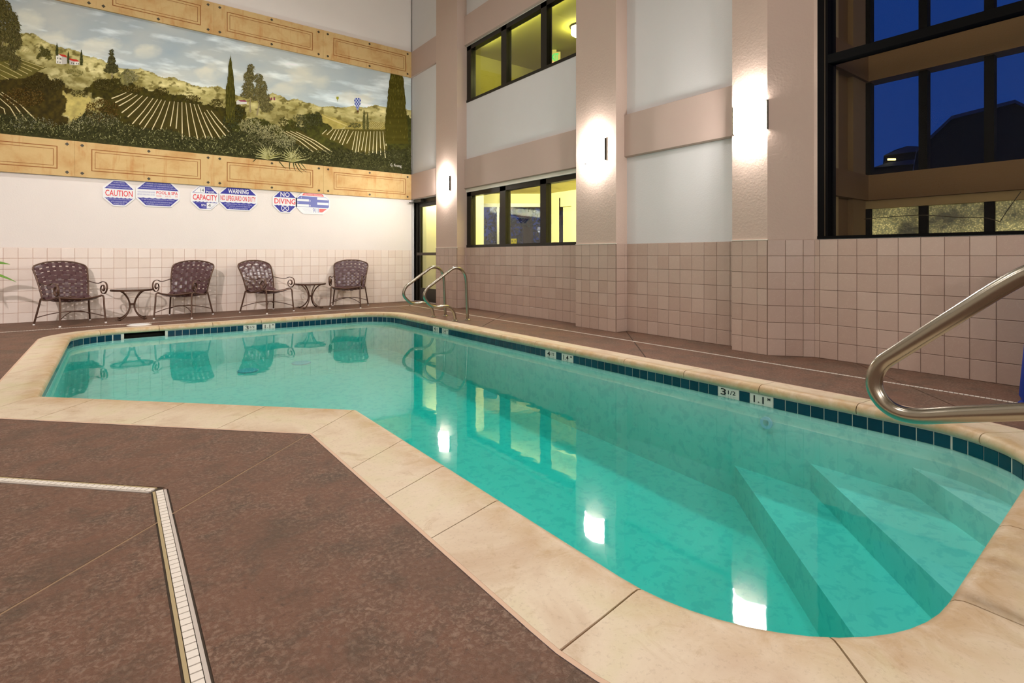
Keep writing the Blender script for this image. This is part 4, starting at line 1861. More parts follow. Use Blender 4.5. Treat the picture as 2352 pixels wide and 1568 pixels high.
# mural drawn in the units of the photograph, mapped on the wall plane
sc1 = 0.26781
sky_t = np.clip((V - (-40)) / 280, 0, 1)
img = (1 - sky_t[..., None]) * np.array([176, 184, 186]) + sky_t[..., None] * np.array([198, 208, 206])
blue = fbm(U / 130 + 3, V / 60 + 9, 4)
img += (blue[..., None] - 0.5) * np.array([-60, -40, -14])
streak = fbm(U / 90 + V / 60, (V - U * 0.22) / 16 + 50, 5)
img += np.clip(streak - 0.52, 0, 1)[..., None] * 190
cl_ = fbm(U / 46 + 8, V / 26 + 4, 5)
for (cu, cv, ru, rv) in ((690, 178, 42, 24), (665, 205, 50, 26), (735, 190, 34, 22), (800, 222, 34, 22), (835, 228, 34, 18), (60, 55, 45, 40), (110, 95, 60, 25), (345, 118, 40, 18), (490, 168, 40, 24), (548, 178, 30, 22), (215, 110, 60, 28), (470, 165, 30, 14)):
    e = 1 - ((U - cu) / ru) ** 2 - ((V - cv) / rv) ** 2
    k = np.clip(e * 1.1 + (cl_ - 0.5) * 2.6, 0, 1)
    k = k * np.clip(1.3 - (V - (cv - rv)) / (2.1 * rv), 0.15, 1)
    img = img * (1 - 0.8 * k[..., None]) + np.array([232, 230, 212]) * (0.8 * k[..., None])
SK = np.array([(-80, 40), (0, 70), (48, 77), (72, 75), (96, 88), (128, 106), (171, 115), (195, 128), (228, 134), (268, 155), (321, 157), (356, 169), (375, 179), (402, 178), (428, 190), (466, 200), (500, 199), (519, 206), (540, 217), (567, 222), (610, 225), (626, 214), (642, 217), (661, 230), (682, 228), (714, 236), (741, 246), (768, 245), (795, 245), (813, 241), (835, 249), (862, 242), (888, 248), (945, 252), (1000, 252)], float)
skl = np.interp(U, SK[:, 0], SK[:, 1]) + (fbm(U / 9, V / 200 + 2, 3) - 0.5) * 8
hill = V > skl
hn = fbm(U / 34 + V / 50, (V - U * 0.3) / 14 + 7, 5)
hn2 = fbm(U / 10 + 40, V / 7 + 12, 4)
dep = np.clip((V - skl) / 70, 0, 1)
hc_ = (np.array([214, 204, 146]) * hn[..., None] * 1.45 + np.array([120, 108, 44]) * (1 - hn[..., None] * 1.25))
hc_ = hc_ * (1 - 0.16 * dep[..., None])
scrub = np.clip((hn2 - 0.54) * 7, 0, 0.85) * (0.55 + 0.45 * np.clip(1.2 - dep, 0, 1))
hc_ = hc_ * (1 - scrub[..., None]) + np.array([112, 102, 50]) * scrub[..., None]
edge = np.clip(1 - (V - skl) / 5, 0, 1) * 0.35
hc_ = hc_ * (1 - edge[..., None]) + np.array([130, 120, 66]) * edge[..., None]
img = np.where(hill[..., None], hc_, img)
du = (fbm(U / 12, V / 12 + 5, 4) - 0.5) * 26
dv = (fbm(U / 12 + 30, V / 12 + 25, 4) - 0.5) * 26
dark = [
    ([(-150, 172), (0, 178), (60, 166), (100, 168), (135, 186), (166, 206), (150, 226), (150, 260), (160, 320), (-150, 320)], (62, 52, 14)),
    ([(188, 202), (235, 182), (262, 170), (290, 190), (330, 204), (400, 214), (460, 236), (505, 248), (540, 236), (566, 252), (560, 300), (540, 340), (180, 320), (225, 262), (240, 232), (214, 222)], (60, 54, 12)),
    ([(535, 285), (575, 268), (640, 292), (668, 276), (690, 292), (700, 268), (725, 258), (750, 270), (770, 300), (885, 298), (900, 240), (945, 270), (1000, 270), (1000, 420), (520, 400)], (66, 66, 22)),
    ([(86, 112), (112, 110), (116, 134), (90, 134)], (84, 80, 34)),
    ([(268, 170), (300, 162), (314, 180), (300, 196), (276, 192)], (120, 114, 66)),
]
for poly, c in dark:
    m_ = pipn(U + du, V + dv, poly) & (V > skl)
    tx = fbm(U / 6, V / 6 + 3, 3)[..., None]
    img = np.where(m_[..., None], np.array(c) * (0.6 + 0.8 * tx), img)
# far fields, drawn as pale ground
for poly, c in (([(-60, 130), (40, 132), (105, 155), (60, 180), (-60, 182)], (104, 96, 42)), ([(738, 262), (812, 288), (770, 296), (742, 280)], (176, 160, 84)), ([(800, 280), (885, 280), (885, 298), (790, 298)], (150, 136, 70))):
    m_ = pipn(U + du * 0.3, V + dv * 0.3, poly)
    img = np.where(m_[..., None], np.array(c) * (0.85 + 0.3 * hn2[..., None]), img)
# clearing between shrubs
m_ = pipn(U + du * 0.8, V + dv * 0.8, [(148, 214), (190, 220), (228, 240), (200, 255), (170, 285), (150, 260)])
img = np.where(m_[..., None], np.array([186, 170, 98]) * (0.8 + 0.4 * hn2[..., None]), img)
fieldp = [
    ([(250, 230), (290, 212), (330, 222), (400, 234), (456, 240), (500, 256), (528, 300), (520, 325), (420, 322), (330, 300), (290, 268)], (66, 58, 18)),
    ([(-150, 205), (0, 208), (30, 222), (88, 278), (-10, 268), (-150, 300)], (58, 50, 18)),
    ([(648, 302), (690, 300), (770, 350), (740, 362), (700, 350)], (76, 68, 26)),
    ([(735, 310), (760, 296), (885, 298), (890, 345), (885, 364), (810, 348), (780, 330)], (84, 76, 28)),
]
for poly, c in fieldp:
    m_ = pipn(U, V, poly)
    img = np.where(m_[..., None], np.array(c) * (0.9 + 0.25 * hn2[..., None]), img)
# bottom foliage
GB = np.array([(-150, 262), (0, 264), (60, 262), (120, 292), (160, 286), (200, 254), (236, 262), (300, 292), (400, 302), (440, 318), (500, 318), (545, 300), (600, 285), (640, 318), (680, 330), (720, 350), (780, 342), (840, 352), (885, 345), (1000, 340)], float)
gbl = np.interp(U, GB[:, 0], GB[:, 1]) + (fbm(U / 7, V / 90, 3) - 0.5) * 10
tx = fbm(U / 4 + 9, V / 4, 3)[..., None]
img = np.where((V > gbl)[..., None], np.array([62, 62, 30]) * (0.55 + 0.8 * tx), img)
img = np.clip(img, 0, 255)
lincol = srgb(img) * 0.97
ny_, nx_ = XX.shape
co = np.stack([XX, np.full_like(XX, 0.0), ZZ], -1).reshape(-1, 3)
idx = np.arange(nx_ * ny_).reshape(ny_, nx_)
q = np.stack([idx[:-1, :-1], idx[:-1, 1:], idx[1:, 1:], idx[1:, :-1]], -1).reshape(-1, 4)

mural = empty('mural', (0, YL, 0))
tag(mural, 'painted vineyard landscape mural across the pale end wall', 'mural')


def col_mesh(name, verts, faces, cols, parent, yoff):
    me = bpy.data.meshes.new(name)
    me.from_pydata([(v[0], yoff + v[1], v[2]) for v in verts], [], faces)
    at = me.color_attributes.new('paint', 'FLOAT_COLOR', 'POINT')
    c = np.ones((len(verts), 4), np.float32)
    c[:, :3] = cols
    at.data.foreach_set('color', c.ravel())
    me.materials.append(MATS['mural_paint'])
    me.update()
    return mesh_obj(name, me, parent)


me = bpy.data.meshes.new('painted_landscape')
co[:, 1] = -0.002
me.vertices.add(len(co))
me.vertices.foreach_set('co', co.astype(np.float32).ravel())
me.loops.add(q.size)
me.polygons.add(len(q))
me.polygons.foreach_set('loop_start', np.arange(0, q.size, 4))
me.loops.foreach_set('vertex_index', q.astype(np.int32).ravel())
me.update(calc_edges=True)
at = me.color_attributes.new('paint', 'FLOAT_COLOR', 'POINT')
cc = np.ones((len(co), 4), np.float32)
cc[:, :3] = lincol.reshape(-1, 3)
at.data.foreach_set('color', cc.ravel())
me.materials.append(MATS['mural_paint'])
mesh_obj('painted_landscape', me, mural)


class Paint:
    def __init__(self):
        self.v, self.f, self.c = [], [], []

    def poly(self, pts, col):
        b = len(self.v)
        for u, v in pts:
            p = ony(u, v, YL)
            z = min(p.z, ZB2 + 0.0) if True else p.z
            self.v.append((min(p.x, 4.948), -3e-5 * (len(self.f) % 67), z))
            self.c.append(tuple(srgb(col) * 0.97))
        self.f.append(tuple(range(b, b + len(pts))))

    def stroke(self, pts, w, col, taper=0.35):
        """ribbon through the points, w in photo pixels"""
        n = len(pts)
        L, R = [], []
        for i in range(n):
            a, b = pts[max(i - 1, 0)], pts[min(i + 1, n - 1)]
            dx, dy = b[0] - a[0], b[1] - a[1]
            l = math.hypot(dx, dy) or 1
            k = w[i] / 2 if isinstance(w, (list, tuple)) else w / 2
            L.append((pts[i][0] - dy / l * k, pts[i][1] + dx / l * k))
            R.append((pts[i][0] + dy / l * k, pts[i][1] - dx / l * k))
        for i in range(n - 1):
            self.poly([L[i], L[i + 1], R[i + 1], R[i]], col)

    def build(self, name, yoff):
        o = col_mesh(name, self.v, self.f, np.array(self.c), mural, yoff)
        o['kind'] = 'stuff'
        return o


rp = random.Random(11)


def jc(c, a):
    k = rp.uniform(-a, a)
    return tuple(max(0, min(255, x + k)) for x in c)


def leafs(P, cu, cv, ru, rv, n, ln, col, var=18, ang=None, spread=0.9, w=1.3):
    for _ in range(n):
        a = rp.uniform(0, 2 * math.pi)
        r = math.sqrt(rp.random())
        u, v = cu + ru * r * math.cos(a), cv + rv * r * math.sin(a)
        th = (rp.uniform(0, 2 * math.pi) if ang is None else ang + rp.uniform(-spread, spread))
        l = ln * rp.uniform(0.6, 1.3)
        ex, ey = u + l * math.cos(th), v + l * math.sin(th)
        nx, ny = -math.sin(th) * w / 2, math.cos(th) * w / 2
        mx, my = (u + ex) / 2, (v + ey) / 2
        P.poly([(u, v), (mx + nx, my + ny), (ex, ey), (mx - nx, my - ny)], jc(col, var))


# vineyard rows
P = Paint()
k1 = sc1
c1 = lambda p: (p[0] * k1, p[1] * k1)
c2 = lambda p: (460 + p[0] * k1, p[1] * k1)
tops = [(1083, 793), (1135, 802), (1178, 812), (1222, 820), (1267, 830), (1313, 842), (1352, 850), (1385, 855), (1418, 863), (1457, 870), (1495, 870), (1527, 875), (1560, 875), (1593, 880), (1630, 885), (1663, 892), (1697, 895), (1752, 962), (1772, 942), (1810, 950)]
bots = [(957, 845), (988, 880), (1018, 910), (1043, 967), (1095, 1003), (1135, 1063), (1195, 1068), (1225, 1115), (1303, 1113), (1378, 1108), (1460, 1083), (1510, 1103), (1563, 1195), (1627, 1175), (1697, 1197), (1767, 1187), (1828, 1195), (1890, 1190), (1935, 1165), (1965, 1130)]
for a, b in zip(tops, bots):
    a, b = c1(a), c1(b)
    mx = ((a[0] + b[0]) / 2 + (b[0] - a[0]) * -0.04, (a[1] + b[1]) / 2)
    P.stroke([a, mx, b], [1.4, 2.0, 2.6], (222, 206, 158))
tops = [(1085, 1112), (1135, 1108), (1165, 1107), (1190, 1110), (1220, 1113), (1245, 1115), (1270, 1115), (1313, 1122), (1335, 1125), (1355, 1125), (1380, 1130), (1410, 1128), (1435, 1128), (1460, 1127), (1490, 1127), (1515, 1125), (1540, 1127), (1565, 1127), (1588, 1130)]
bots = [(1045, 1150), (1085, 1155), (1113, 1197), (1145, 1205), (1180, 1197), (1192, 1225), (1217, 1242), (1255, 1230), (1303, 1285), (1330, 1312), (1353, 1302), (1382, 1290), (1412, 1308), (1445, 1333), (1478, 1312), (1510, 1320), (1547, 1330), (1587, 1355), (1593, 1250)]
for a, b in zip(tops, bots):
    P.stroke([c2(a), c2(b)], [1.2, 2.0], (226, 214, 164))
for a, b in (((710, 1130), (968, 1303)), ((735, 1125), (1003, 1285)), ((770, 1122), (1100, 1315)), ((820, 1130), (1130, 1303))):
    a, b = c2(a), c2(b)
    P.stroke([a, ((a[0] + b[0]) / 2 + 3, (a[1] + b[1]) / 2 - 2), b], [1.2, 1.8, 2.2], (222, 208, 158))
for a, b in (((15, 790), (312, 1033)), ((0, 803), (230, 1035)), ((0, 845), (150, 1025)), ((0, 915), (45, 980)), ((-60, 900), (0, 1010))):
    a, b = c1(a), c1(b)
    P.stroke([a, ((a[0] + b[0]) / 2 + 3, (a[1] + b[1]) / 2 - 4), b], [1.4, 2.2, 2.8], (214, 198, 146))
for a, b in (((150, 503), (375, 580)), ((110, 512), (330, 598)), ((80, 525), (275, 612)), ((40, 535), (240, 635)), ((0, 550), (190, 650)), ((0, 598), (155, 670)), ((0, 640), (75, 680))):
    P.stroke([c1(a), c1(b)], [1.2, 1.9], (186, 172, 112))
for k in range(9):
    a = (1035 + k * 16, 985 + k * 6)
    P.stroke([c2(a), c2((a[0] + 130, a[1] + 62))], [0.6, 0.9], (206, 190, 120))
for k in range(11):
    a = (1400 + k * 18, 1045 + (k % 3))
    P.stroke([c2((a[0] + 30, a[1])), c2((a[0] - 40, a[1] + 56))], [0.6, 0.9], (214, 200, 136))
for k in range(6):
    a = (190 + k * 24, 415 + k * 5)
    P.stroke([c1((a[0] + 20, a[1])), c1((a[0] - 16, a[1] + 40))], 0.9, (176, 160, 92))
P.build('vineyard_rows', -0.0032)

# houses and balloons
P = Paint()
wht, red_, shd = (232, 228, 214), (196, 62, 48), (196, 190, 180)
P.poly([c1(p) for p in ((480, 480), (505, 466), (530, 484), (530, 552), (482, 545))], wht)
P.poly([c1(p) for p in ((530, 484), (575, 496), (575, 548), (530, 552))], shd)
P.poly([c1(p) for p in ((505, 466), (560, 470), (578, 494), (530, 484))], red_)
P.poly([c1(p) for p in ((595, 515), (640, 524), (640, 560), (597, 555))], shd)
P.poly([c1(p) for p in ((640, 530), (662, 518), (680, 530), (680, 556), (640, 560))], wht)
P.poly([c1(p) for p in ((596, 500), (660, 512), (682, 530), (640, 528), (596, 516))], red_)
for x, y in ((492, 492), (512, 496), (492, 525), (512, 530), (520, 500), (612, 534), (628, 538), (652, 538), (668, 540)):
    P.poly([c1(p) for p in ((x, y), (x + 7, y), (x + 7, y + 14), (x, y + 14))], (96, 92, 84))
P.poly([c2(p) for p in ((308, 868), (326, 856), (345, 866), (398, 872), (398, 892), (310, 896))], (214, 212, 200))
P.poly([c2(p) for p in ((322, 858), (385, 860), (400, 874), (345, 872))], (150, 60, 90))
for x in (588, 608, 632):
    P.poly([c2(p) for p in ((x - 4, 838), (x + 8, 836), (x + 9, 860), (x - 4, 858))], (146, 62, 90))
# checked balloon
for r in range(7):
    t0, t1 = r / 7, (r + 1) / 7
    wv = lambda t: 8.0 * math.sin(math.pi * min(1, 0.30 + t * 0.62)) ** 0.8 * (1 - 0.55 * t * t)
    for k in range(5):
        a0, a1 = -1 + 2 * k / 5, -1 + 2 * (k + 1) / 5
        y0, y1 = 225 + 28 * t0, 225 + 28 * t1
        P.poly([(821 + wv(t0) * a0, y0), (821 + wv(t0) * a1, y0), (821 + wv(t1) * a1, y1), (821 + wv(t1) * a0, y1)], (56, 76, 168) if (r + k) % 2 else (206, 214, 228))
P.poly([(820, 254), (824, 254), (823.5, 258), (820.5, 258)], (90, 50, 30))
P.poly([(772.5, 222), (777.5, 222), (778, 226), (775.5, 230), (774.5, 230), (772, 226)], (170, 170, 60))
P.poly([(774.4, 231), (775.8, 231), (775.8, 233), (774.4, 233)], (70, 90, 60))
P.build('painted_buildings', -0.0054)

# trees
P = Paint()


def cypress(cu, top, bot, w, col, n=10, clip_top=None):
    L, R = [], []
    K = 16
    for k in range(K + 1):
        t = k / K
        y = top + (bot - top) * t
        hw = w / 2 * min(1, (t * 1.6) ** 0.7) * (1 - 0.25 * max(0, t - 0.6) / 0.4)
        L.append((cu - hw + rp.uniform(-0.08, 0.08) * w, y))
        R.append((cu + hw + rp.uniform(-0.08, 0.08) * w, y))
    for k in range(K):
        P.poly([L[k], L[k + 1], R[k + 1], R[k]], jc(col, 8))
    for _ in range(n):
        t = rp.random() ** 0.7
        hw = w / 2 * min(1, (t * 1.6) ** 0.7)
        u = cu + rp.uniform(-0.95, 0.95) * hw
        v = top + (bot - top) * t
        l = (bot - top) * rp.uniform(0.03, 0.09)
        P.poly([(u, v - l), (u + 0.7, v), (u, v + l * 0.3), (u - 0.7, v)], jc(tuple(c * 1.25 for c in col), 16))


for cu, top, bot, w, n in ((131, 100, 128, 7, 16), (157, 117, 146, 5, 10), (187, 114, 150, 7, 16)):
    cypress(cu, top, bot, w, (62, 64, 32), n)
cypress(529, 134, 282, 23, (70, 66, 18), 260)
cypress(836, 252, 298, 6.5, (84, 82, 40), 20)
cypress(844, 258, 298, 6, (84, 82, 40), 20)
# big cypress at the corner, cut by the upper band
K = 26
L, R = [], []
for k in range(K + 1):
    t = k / K
    y = 168 + (330 - 168) * t
    L.append((896 - 12 * t - 3 * math.sin(t * 2) + rp.uniform(-1.2, 1.2) if t < 0.75 else 885 + rp.uniform(-1, 1), y))
    R.append((924 + 14 * t ** 0.8 + rp.uniform(-1.2, 1.2), y))
for k in range(K):
    P.poly([L[k], L[k + 1], R[k + 1], R[k]], jc((76, 70, 16), 6))
for _ in range(700):
    t = rp.random()
    u = (896 - 12 * t) + (924 + 14 * t - (896 - 12 * t)) * rp.random()
    v = 172 + 155 * t
    l = rp.uniform(3, 8)
    P.poly([(u, v - l), (u + 0.6, v), (u, v + l * 0.4), (u - 0.6, v)], jc((98, 90, 24), 26))


def leafy_tree(trunk, blobs, col, n, ln):
    for tr in trunk:
        P.stroke(tr, [3.2, 2.2] + [1.4] * (len(tr) - 2), (150, 136, 100))
    for cu, cv, ru, rv in blobs:
        leafs(P, cu, cv, ru, rv, int(n * ru * rv / 60), ln, tuple(c * 0.78 for c in col), 14, math.pi / 2, 1.0, 2.2)
        leafs(P, cu, cv, ru * 1.05, rv * 1.05, int(n * ru * rv / 60), ln, col, 26, math.pi / 2, 1.1, 1.6)


leafy_tree([[(257, 180), (258, 165), (257, 150)]], [(256, 122, 4, 10), (256, 138, 8, 10), (257, 152, 13, 8), (256, 161, 16, 5)], (84, 80, 40), 90, 4)
leafy_tree([[(575, 258), (574, 238), (577, 215), (576, 185)], [(590, 265), (595, 240), (590, 215), (592, 195)]],
           [(575, 155, 7, 9), (572, 175, 11, 14), (570, 200, 13, 14), (566, 215, 12, 8), (593, 178, 9, 10), (600, 200, 12, 16), (606, 225, 12, 14), (612, 245, 14, 10), (590, 215, 14, 14)], (116, 108, 62), 60, 5)
leafy_tree([[(2, 118), (8, 90), (4, 60), (10, 30)], [(-4, 118), (-2, 90), (4, 66)]],
           [(-10, 10, 22, 26), (8, 20, 18, 20), (22, 42, 18, 18), (30, 60, 16, 14), (20, 80, 26, 14), (35, 95, 14, 16), (12, 120, 22, 16), (35, 140, 12, 16), (-15, 60, 25, 30), (-20, 110, 25, 30)], (98, 90, 44), 42, 7)
# shrubs in mid ground
for cu, cv, ru, rv, c in ((700, 283, 22, 18, (70, 70, 36)), (725, 275, 16, 16, (66, 66, 34)), (688, 272, 14, 8, (104, 100, 58)), (650, 284, 9, 14, (80, 74, 28)), (672, 290, 5, 8, (80, 74, 28)), (815, 290, 14, 6, (88, 86, 46)), (240, 196, 26, 14, (70, 62, 22)), (300, 205, 30, 8, (84, 70, 22)), (370, 212, 16, 10, (72, 62, 20)), (440, 228, 20, 8, (76, 66, 22)), (497, 240, 14, 12, (70, 62, 20)), (527, 285, 16, 22, (56, 58, 28)), (545, 262, 14, 18, (58, 58, 24)), (80, 190, 30, 16, (64, 54, 16)), (128, 195, 18, 14, (60, 52, 16)), (55, 225, 50, 22, (82, 62, 18)), (235, 255, 40, 26, (80, 62, 18)), (183, 216, 20, 8, (76, 68, 26)), (300, 178, 18, 14, (132, 126, 84)), (102, 122, 14, 9, (86, 82, 38)), (178, 170, 12, 8, (130, 122, 66)), (160, 165, 8, 6, (130, 122, 66))):
    leafs(P, cu, cv, ru, rv, int(ru * rv * 0.45) + 8, 4, c, 22, -math.pi / 2, 1.4, 2.4)
P.build('painted_trees', -0.0076)

# foreground foliage strokes
P = Paint()
for _ in range(5200):
    u = rp.uniform(-60, 943)
    g = float(np.interp(u, GB[:, 0], GB[:, 1]))
    lim = 308 + u * 0.0992
    v = g - 2 + (lim - 4 - g) * rp.random() ** 0.9
    if v > lim - 4:
        continue
    th = -math.pi / 2 + rp.uniform(-1.5, 1.5)
    l = rp.uniform(3.5, 8)
    light = rp.random()
    gy = 1 if u < 760 else 0.6
    col = jc((126 * gy + 20, 124 * gy + 20, 92 * gy), 24) if light > 0.80 else (jc((70, 68, 32), 20) if light > 0.35 else jc((44, 46, 18), 12))
    ex, ey = u + l * math.cos(th), v + l * math.sin(th)
    nx, ny = -math.sin(th) * 0.7, math.cos(th) * 0.7
    P.poly([(u, v), ((u + ex) / 2 + nx, (v + ey) / 2 + ny), (ex, ey), ((u + ex) / 2 - nx, (v + ey) / 2 - ny)], col)
for cu, cv, ru, rv, c, n in ((575, 290, 26, 16, (148, 142, 96), 260), (620, 305, 30, 16, (156, 150, 104), 300), (655, 325, 24, 16, (150, 146, 104), 220), (600, 320, 34, 18, (110, 106, 70), 240), (230, 278, 50, 16, (120, 116, 84), 150), (75, 285, 60, 14, (110, 108, 80), 130), (175, 290, 20, 12, (150, 146, 104), 60)):
    leafs(P, cu, cv, ru, rv, n, 6, c, 24, -math.pi / 2, 1.3, 1.3)
# agave leaves
for cu, cv, n in ((615, 366, 17), (672, 372, 15)):
    for k in range(n):
        th = math.pi * (0.06 + 0.88 * k / (n - 1))
        l = rp.uniform(26, 40)
        ex, ey = cu + l * math.cos(th), cv - l * math.sin(th) * 1.05
        mx, my = cu + l * 0.5 * math.cos(th) * 0.8, cv - l * 0.62 * math.sin(th)
        P.stroke([(cu, cv), (mx, my), (ex, ey)], [2.2, 3.4, 0.5], jc((146, 142, 84), 18))
        P.stroke([(cu, cv), (mx, my), (ex, ey)], [0.4, 0.7, 0.3], (206, 200, 150))
P.build('painted_foliage', -0.0098)
# leaves that trail over the lower band
P = Paint()
for pts in ([(640, 372), (650, 384), (656, 388)], [(664, 374), (663, 385), (665, 392)], [(676, 376), (684, 390), (694, 399)], [(682, 374), (690, 388), (703, 396)], [(688, 374), (697, 384), (703, 392)], [(672, 374), (674, 386), (678, 394)], [(586, 366), (581, 371), (579, 373)]):
    P.stroke(pts, [2.4, 1.8, 0.4], jc((72, 74, 38), 8))
P.v = [(x, y, z) for x, y, z in P.v]
P.build('painted_trailing_leaves', -0.0464)
# signature
sg = mesh_obj('signature', text_mesh('G. Protog', 'cap_white', 0.24, 0.07), mural, (ony(909, 380, YL).x, -0.0125, ony(909, 381, YL).z))
sg.rotation_euler.y = 0.0

# ------------------------------------------------------------------ signs


def octo(w, h, c, ins=0.0):
    w2, h2 = w / 2 - ins, h / 2 - ins
    c2_ = c - ins * 0.586
    return [(-w2, -h2 + c2_), (-w2 + c2_, -h2), (w2 - c2_, -h2), (w2, -h2 + c2_), (w2, h2 - c2_), (w2 - c2_, h2), (-w2 + c2_, h2), (-w2, h2 - c2_)]


def sign(label, x0, x1, zc, h=0.40):
    w = x1 - x0
    e = empty('safety_sign', ((x0 + x1) / 2, YL - 0.006, zc))
    tag(e, label, 'sign')
    m = MB().sheet(octo(w, h, 0.122), -0.004, 0.004)
    m.build('plate', 'sign_white', e)
    return e, w, h


def flat(e, name, poly, mat, y=-0.0046):
    n = len(poly)
    return MB().add([(p[0], y, p[1]) for p in poly], [tuple(range(n))]).build(name, mat, e)


def words(e, body, x, z, w, h, mat, bold=0.0):
    return mesh_obj('lettering', text_mesh(body, mat, w, h, bold=bold), e, (x, -0.0054, z))


def caps(e, w, h, mat_top, mat_bot, zt=0.062, zb_=-0.068, wave=True, c=0.122, ins=0.018):
    """blue upper and lower caps of the octagon, the lower one with a scalloped edge"""
    o = octo(w, h, c, ins)
    h2, w2 = h / 2 - ins, w / 2 - ins
    xt = w2
    def xat(z):
        zc_ = h2 - (c - ins * 0.586)
        return w2 if abs(z) <= zc_ else w2 - (abs(z) - zc_)
    xo = w2 - (c - ins * 0.586)
    if mat_top:
        flat(e, 'colour_field', [(-xat(zt), zt), (xat(zt), zt), (xo, h2), (-xo, h2)], mat_top)
    if mat_bot:
        K = 7
        top = []
        x_ = xat(zb_)
        for k in range(K * 4 + 1):
            t = k / (K * 4)
            top.append((x_ - 2 * x_ * t, zb_ - 0.009 * abs(math.sin(math.pi * K * t))))
        flat(e, 'colour_field', top + [(-xo, -h2), (xo, -h2)], mat_bot)
    return xat


e, w, h = sign('octagonal caution sign with red CAUTION between blue fields', -0.114, 0.28, 1.886)
caps(e, w, h, 'sign_blue', 'sign_blue')
words(e, 'CAUTION', 0, -0.003, 0.335, 0.092, 'sign_red', 0.012)
for t, z, wd in (('1 ELDERLY PERSONS,', 0.158, 0.14), ('PREGNANT WOMEN, INFANTS AND', 0.122, 0.215), ('THOSE WITH HEALTH CONDITIONS', 0.085, 0.285), ('REQUIRING MEDICAL CARE SHOULD CONSULT', -0.095, 0.29), ('WITH A PHYSICIAN BEFORE', -0.13, 0.20), ('ENTERING THE SPA', -0.163, 0.135)):
    words(e, t, 0, z, wd, 0.021, 'sign_pale')
e, w, h = sign('wide octagonal sign with red POOL & SPA hours lettering', 0.291, 0.87, 1.904)
caps(e, w, h, 'sign_blue', 'sign_blue', 0.066, -0.062)
words(e, 'POOL & SPA', 0.118, 0.025, 0.285, 0.048, 'sign_red', 0.012)
words(e, 'HOURS        A.M. TO          P.M.', 0.118, -0.027, 0.285, 0.028, 'sign_red_faded')
words(e, 'PLEASE USE RESTROOM AND SHOWER', -0.155, 0.024, 0.225, 0.024, 'sign_grey_text')
words(e, 'BEFORE USING POOL OR SPA', -0.155, -0.016, 0.225, 0.024, 'sign_grey_text')
for t, z, wd in (('2 UNSUPERVISED USE BY CHILDREN UNDER THE AGE', 0.158, 0.33), ('OF 14 IS PROHIBITED. 3 HOT WATER IMMERSION WHILE UNDER', 0.125, 0.40), ('THE INFLUENCE OF ALCOHOL, NARCOTICS, DRUGS OR MEDICINES', 0.09, 0.47), ('MAY LEAD TO SERIOUS CONSEQUENCES AND IS NOT RECOMMENDED.', -0.092, 0.44), ('4 DO NOT USE ALONE. 5 LONG EXPOSURE MAY RESULT', -0.128, 0.38), ('IN HYPERTHERMIA, NAUSEA, DIZZINESS OR FAINTING.', -0.162, 0.31)):
    words(e, t, 0, z, wd, 0.021, 'sign_pale')
e, w, h = sign('octagonal capacity sign with handwritten 14 and 4', 1.021, 1.429, 1.891)
xat = caps(e, w, h, 'sign_blue', 'sign_blue', 0.075, -0.064)
flat(e, 'white_field', [(-0.168, 0.079), (-0.002, 0.079), (-0.002, 0.177), (-0.074, 0.177)], 'sign_white', -0.005)
flat(e, 'white_field', [(0.022, -0.176), (0.074, -0.176), (0.168, -0.082), (0.022, -0.078)], 'sign_white', -0.005)
words(e, '14', -0.045, 0.122, 0.055, 0.05, 'pencil')
words(e, '4', 0.062, -0.122, 0.04, 0.055, 'pencil')
words(e, 'POOL', 0.078, 0.1, 0.125, 0.036, 'sign_white', 0.015)
for z, wd in ((0.168, 0.06), (0.153, 0.07), (0.138, 0.09)):
    words(e, {0.168: 'MAX. NUMBER', 0.153: 'OF PATRONS', 0.138: 'ALLOWED IN THE'}[z], 0.012 + wd / 2, z, wd, 0.010, 'sign_pale')
words(e, 'CAPACITY', 0, 0.005, 0.35, 0.092, 'sign_red', 0.012)
words(e, 'SPA', -0.022, -0.123, 0.07, 0.036, 'sign_white', 0.015)
words(e, 'MAX. NUMBER OF PATRONS', -0.06, -0.088, 0.14, 0.010, 'sign_pale')
words(e, 'FACILITY', -0.012, -0.157, 0.05, 0.010, 'sign_pale')
e, w, h = sign('wide octagonal WARNING sign reading no lifeguard on duty', 1.422, 2.018, 1.904)
caps(e, w, h, 'sign_blue', 'sign_blue', 0.072, -0.062)
words(e, 'WARNING', 0, 0.125, 0.315, 0.078, 'sign_white', 0.02)
words(e, 'NO LIFEGUARD ON DUTY', 0, 0.004, 0.54, 0.085, 'sign_red', 0.012)
for t, z, wd in (('CHILDREN UNDER THE AGE OF 14 SHALL', -0.096, 0.43), ('NOT USE POOL WITHOUT A PARENT OR', -0.130, 0.36), ('ADULT GUARDIAN IN ATTENDANCE', -0.163, 0.30)):
    words(e, t, 0, z, wd, 0.021, 'sign_pale')
e, w, h = sign('octagonal NO DIVING sign with a crossed circle', 2.266, 2.68, 1.902)
caps(e, w, h, 'sign_blue', 'sign_blue', 0.075, -0.064)
words(e, 'NO', 0.0, 0.128, 0.155, 0.085, 'sign_white', 0.012)
words(e, 'DIVING', 0, 0.006, 0.355, 0.095, 'sign_red', 0.012)
K = 28
vs = []
for k in range(K):
    a = 2 * math.pi * k / K
    vs += [(0.066 * math.cos(a), -0.0052, -0.118 + 0.062 * math.sin(a)), (0.055 * math.cos(a), -0.0052, -0.118 + 0.051 * math.sin(a))]
MB().add(vs, [(2 * k, 2 * k + 1, (2 * k + 3) % (2 * K), (2 * k + 2) % (2 * K)) for k in range(K)]).build('crossed_circle', 'sign_white', e)
for s in (-1, 1):
    flat(e, 'cross_bar', [(-0.042 * s - 0.006, -0.16), (-0.042 * s + 0.006, -0.16), (0.042 * s + 0.006, -0.076), (0.042 * s - 0.006, -0.076)], 'sign_white', -0.0053)
